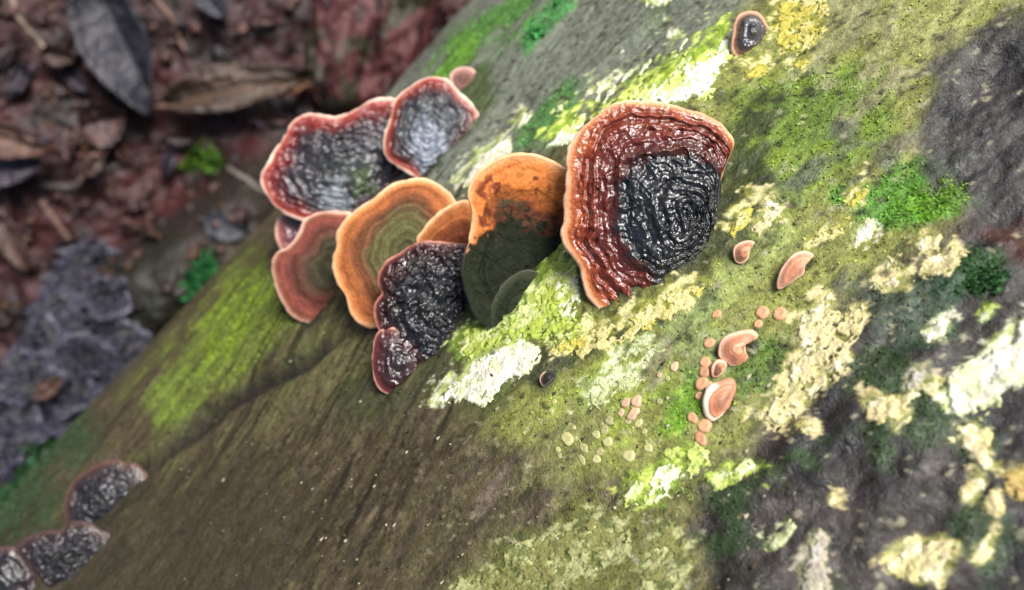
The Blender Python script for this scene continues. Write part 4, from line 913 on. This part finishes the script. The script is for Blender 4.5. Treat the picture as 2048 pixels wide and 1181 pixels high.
# reddish rotten wood leaning at the foot of the log
def rotten():
    c0 = ground_at((740, 70)); nu, nv = 90, 60
    U, Vv = np.meshgrid(np.linspace(-1, 1, nu), np.linspace(-1, 1, nv), indexing='ij')
    d1 = ground_at((760, -120)) - ground_at((700, 240)); L = np.linalg.norm(d1) / 2; d1 = d1 / np.linalg.norm(d1)
    d1[2] = 0; d1 /= np.linalg.norm(d1); d2 = np.cross([0, 0, 1.0], d1)
    q = 1 - np.maximum(np.abs(U), np.abs(Vv)) ** 6
    H = 0.055 * q * (0.7 + 0.5 * fbm(np.stack([U * 2, Vv * 2.5, U * 0], -1), 3, 91)) + 0.022 * (fbm(np.stack([U * 3, Vv * 9, U * 0 + 2], -1), 4, 93) - 0.5) * q - 0.02
    wid = 0.062
    P = c0 + (U * L * (1 + 0.1 * np.sin(Vv * 5)))[..., None] * d1 + (Vv * wid)[..., None] * d2
    P[..., 2] = ground_h(P[..., 0].ravel(), P[..., 1].ravel()).reshape(U.shape) * 0.4 + H
    f = fbm(np.stack([U * 4, Vv * 8, U * 0 + 5], -1), 4, 95); f2 = fbm(np.stack([U * 3, Vv * 3, U * 0 + 8], -1), 3, 97)
    c = np.array([0.085, 0.027, 0.027]) + (np.array([0.022, 0.008, 0.008]) - np.array([0.085, 0.027, 0.027])) * sstep(0.5, 0.38, f)[..., None]
    c = c + (np.array([0.034, 0.032, 0.018]) - c) * sstep(0.56, 0.68, f2)[..., None]
    top = P.reshape(-1, 3); bot = top.copy(); bot[:, 2] -= 0.035; n_ = nu * nv; fc = grid_faces(nu, nv)
    ring = np.r_[np.arange(nv), np.arange(1, nu) * nv + nv - 1, (nu - 1) * nv + np.arange(nv - 2, -1, -1), np.arange(nu - 2, 0, -1) * nv]
    r2 = np.roll(ring, -1); side = np.stack([ring, r2, r2 + n_, ring + n_], 1)
    o = link('rotten_wood', mesh_np('rotten_wood', np.vstack([top, bot]) - c0, [fc, fc[:, ::-1] + n_, side], np.vstack([c.reshape(-1, 3)] * 2)), M_SOIL, c0)
    tag(o, 'reddish slab of crumbling rotten wood at the foot of the log', 'wood')
rotten()

leaf('wet blue-grey leaf scrap plastered on the earth bank', (412, 440), (505, 470), 60, (0.10, 0.10, 0.13), (0.05, 0.05, 0.06), 0.3, 0.004)

# weathered blue-grey crusts heaped on the bank
wst = [(0, (0.009, 0.009, 0.017)), (0.5, (0.014, 0.0135, 0.027)), (0.85, (0.022, 0.021, 0.040)), (1, (0.032, 0.030, 0.054))]
rw = random.Random(8)
spots = [(195, 530, 80, 46), (150, 570, 74, 50), (215, 590, 66, 46), (120, 630, 66, 56), (185, 650, 76, 54), (245, 695, 56, 60), (90, 690, 66, 60), (165, 715, 70, 56), (220, 745, 66, 52),
         (55, 750, 76, 60), (130, 775, 76, 58), (205, 800, 60, 56), (20, 810, 76, 66), (95, 830, 66, 56), (0, 880, 70, 66), (150, 840, 56, 44), (-30, 930, 70, 54)]
for k, (x, y, rx, ry) in enumerate(spots):
    Pw = ground_at((x, y)); Pw = Pw + np.array([0, 0, 0.004 + 0.016 * rw.random()])
    Pc = (Pw - TR) @ RM
    t = np.linspace(0, 2 * math.pi, 22, endpoint=False)
    o_ = [(x + rx * math.cos(a_) * rw.uniform(0.66, 1.15), y + ry * math.sin(a_) * rw.uniform(0.66, 1.15)) for a_ in t]
    bracket('weathered_crust', 'weathered slate-blue fungus crust in the heap beside the log', o_, (x + rw.uniform(-20, 20), y + rw.uniform(-14, 14)), None, wst, M_CRUST, rim=(0.026, 0.025, 0.045),
            plane_up=np.array([rw.uniform(-0.4, 0.4), rw.uniform(-0.4, 0.4), 1.0]), dome=0.004, nr=44, na=150, rimr=0.0010, relief='wrinkled', amp=2.4, rings=5, thick=0.012, group='weathered crusts heaped beside the log', P=Pc, pore=(0.08, 0.07, 0.08), mottle=((0.03, 0.028, 0.03), 0.56))
leaf('small orange-brown leaf fragment lying on the weathered crusts', (98, 775), (150, 735), 34, (0.26, 0.13, 0.09), (0.16, 0.08, 0.06), 0.6, 0.030)

# crumbs of soil and bark
nC_ = 2600
cx_ = rng.uniform(vis[:, 0].min() - 0.1, vis[:, 0].max() + 0.1, nC_); cy_ = rng.uniform(vis[:, 1].min() - 0.1, vis[:, 1].max() + 0.1, nC_)
oct_v = np.array([[1, 0, 0], [-1, 0, 0], [0, 1, 0], [0, -1, 0], [0, 0, 1], [0, 0, -1]], float)
oct_f = np.array([[0, 2, 4], [2, 1, 4], [1, 3, 4], [3, 0, 4], [2, 0, 5], [1, 2, 5], [3, 1, 5], [0, 3, 5]])
rr = 0.0015 + 0.006 * rng.random(nC_) ** 3
cv = oct_v[None] * (rr[:, None] * (0.6 + 0.8 * rng.random((nC_, 6))))[..., None] * np.array([1.3, 1, 0.8])
cv = cv + np.stack([cx_, cy_, ground_h(cx_, cy_) + rr * 0.3], 1)[:, None]
pal_c = np.array([(0.12, 0.05, 0.045), (0.06, 0.035, 0.03), (0.24, 0.12, 0.10), (0.05, 0.045, 0.05), (0.17, 0.085, 0.05)])
cc_ = np.repeat(pal_c[rng.integers(0, 5, nC_)] * 0.36 * (0.6 + 0.8 * rng.random((nC_, 1))), 6, 0)
crumbs = link('soil_crumbs', mesh_np('soil_crumbs', cv.reshape(-1, 3), (np.arange(nC_)[:, None, None] * 6 + oct_f[None]).reshape(-1, 3), cc_, False), M_SOIL)
tag(crumbs, 'loose crumbs of soil and bark on the forest floor', kind='stuff')

# flecks of debris stuck to the log
nd_ = 420
dq = np.stack([rng.uniform(350, 1600, nd_), rng.uniform(650, 1170, nd_)], 1); dx_, dt_ = log_param(dq)
dp = to_world(log_pt(dx_, dt_, 0.0001)); dr_ = 0.00022 + 0.0006 * rng.random(nd_) ** 3
dv = oct_v[None] * (dr_[:, None] * (0.5 + rng.random((nd_, 6))))[..., None] * np.array([1.7, 1, 0.8]) + dp[:, None]
pal_d = np.array([(0.20, 0.17, 0.11), (0.05, 0.035, 0.02), (0.13, 0.085, 0.05), (0.34, 0.31, 0.22), (0.03, 0.025, 0.02)])
flecks = link('debris_flecks', mesh_np('debris_flecks', dv.reshape(-1, 3), (np.arange(nd_)[:, None, None] * 6 + oct_f[None]).reshape(-1, 3), np.repeat(pal_d[rng.integers(0, 5, nd_)], 6, 0), False), M_TWIG)
tag(flecks, 'tiny flecks of bark and grit stuck to the damp wood', kind='stuff')
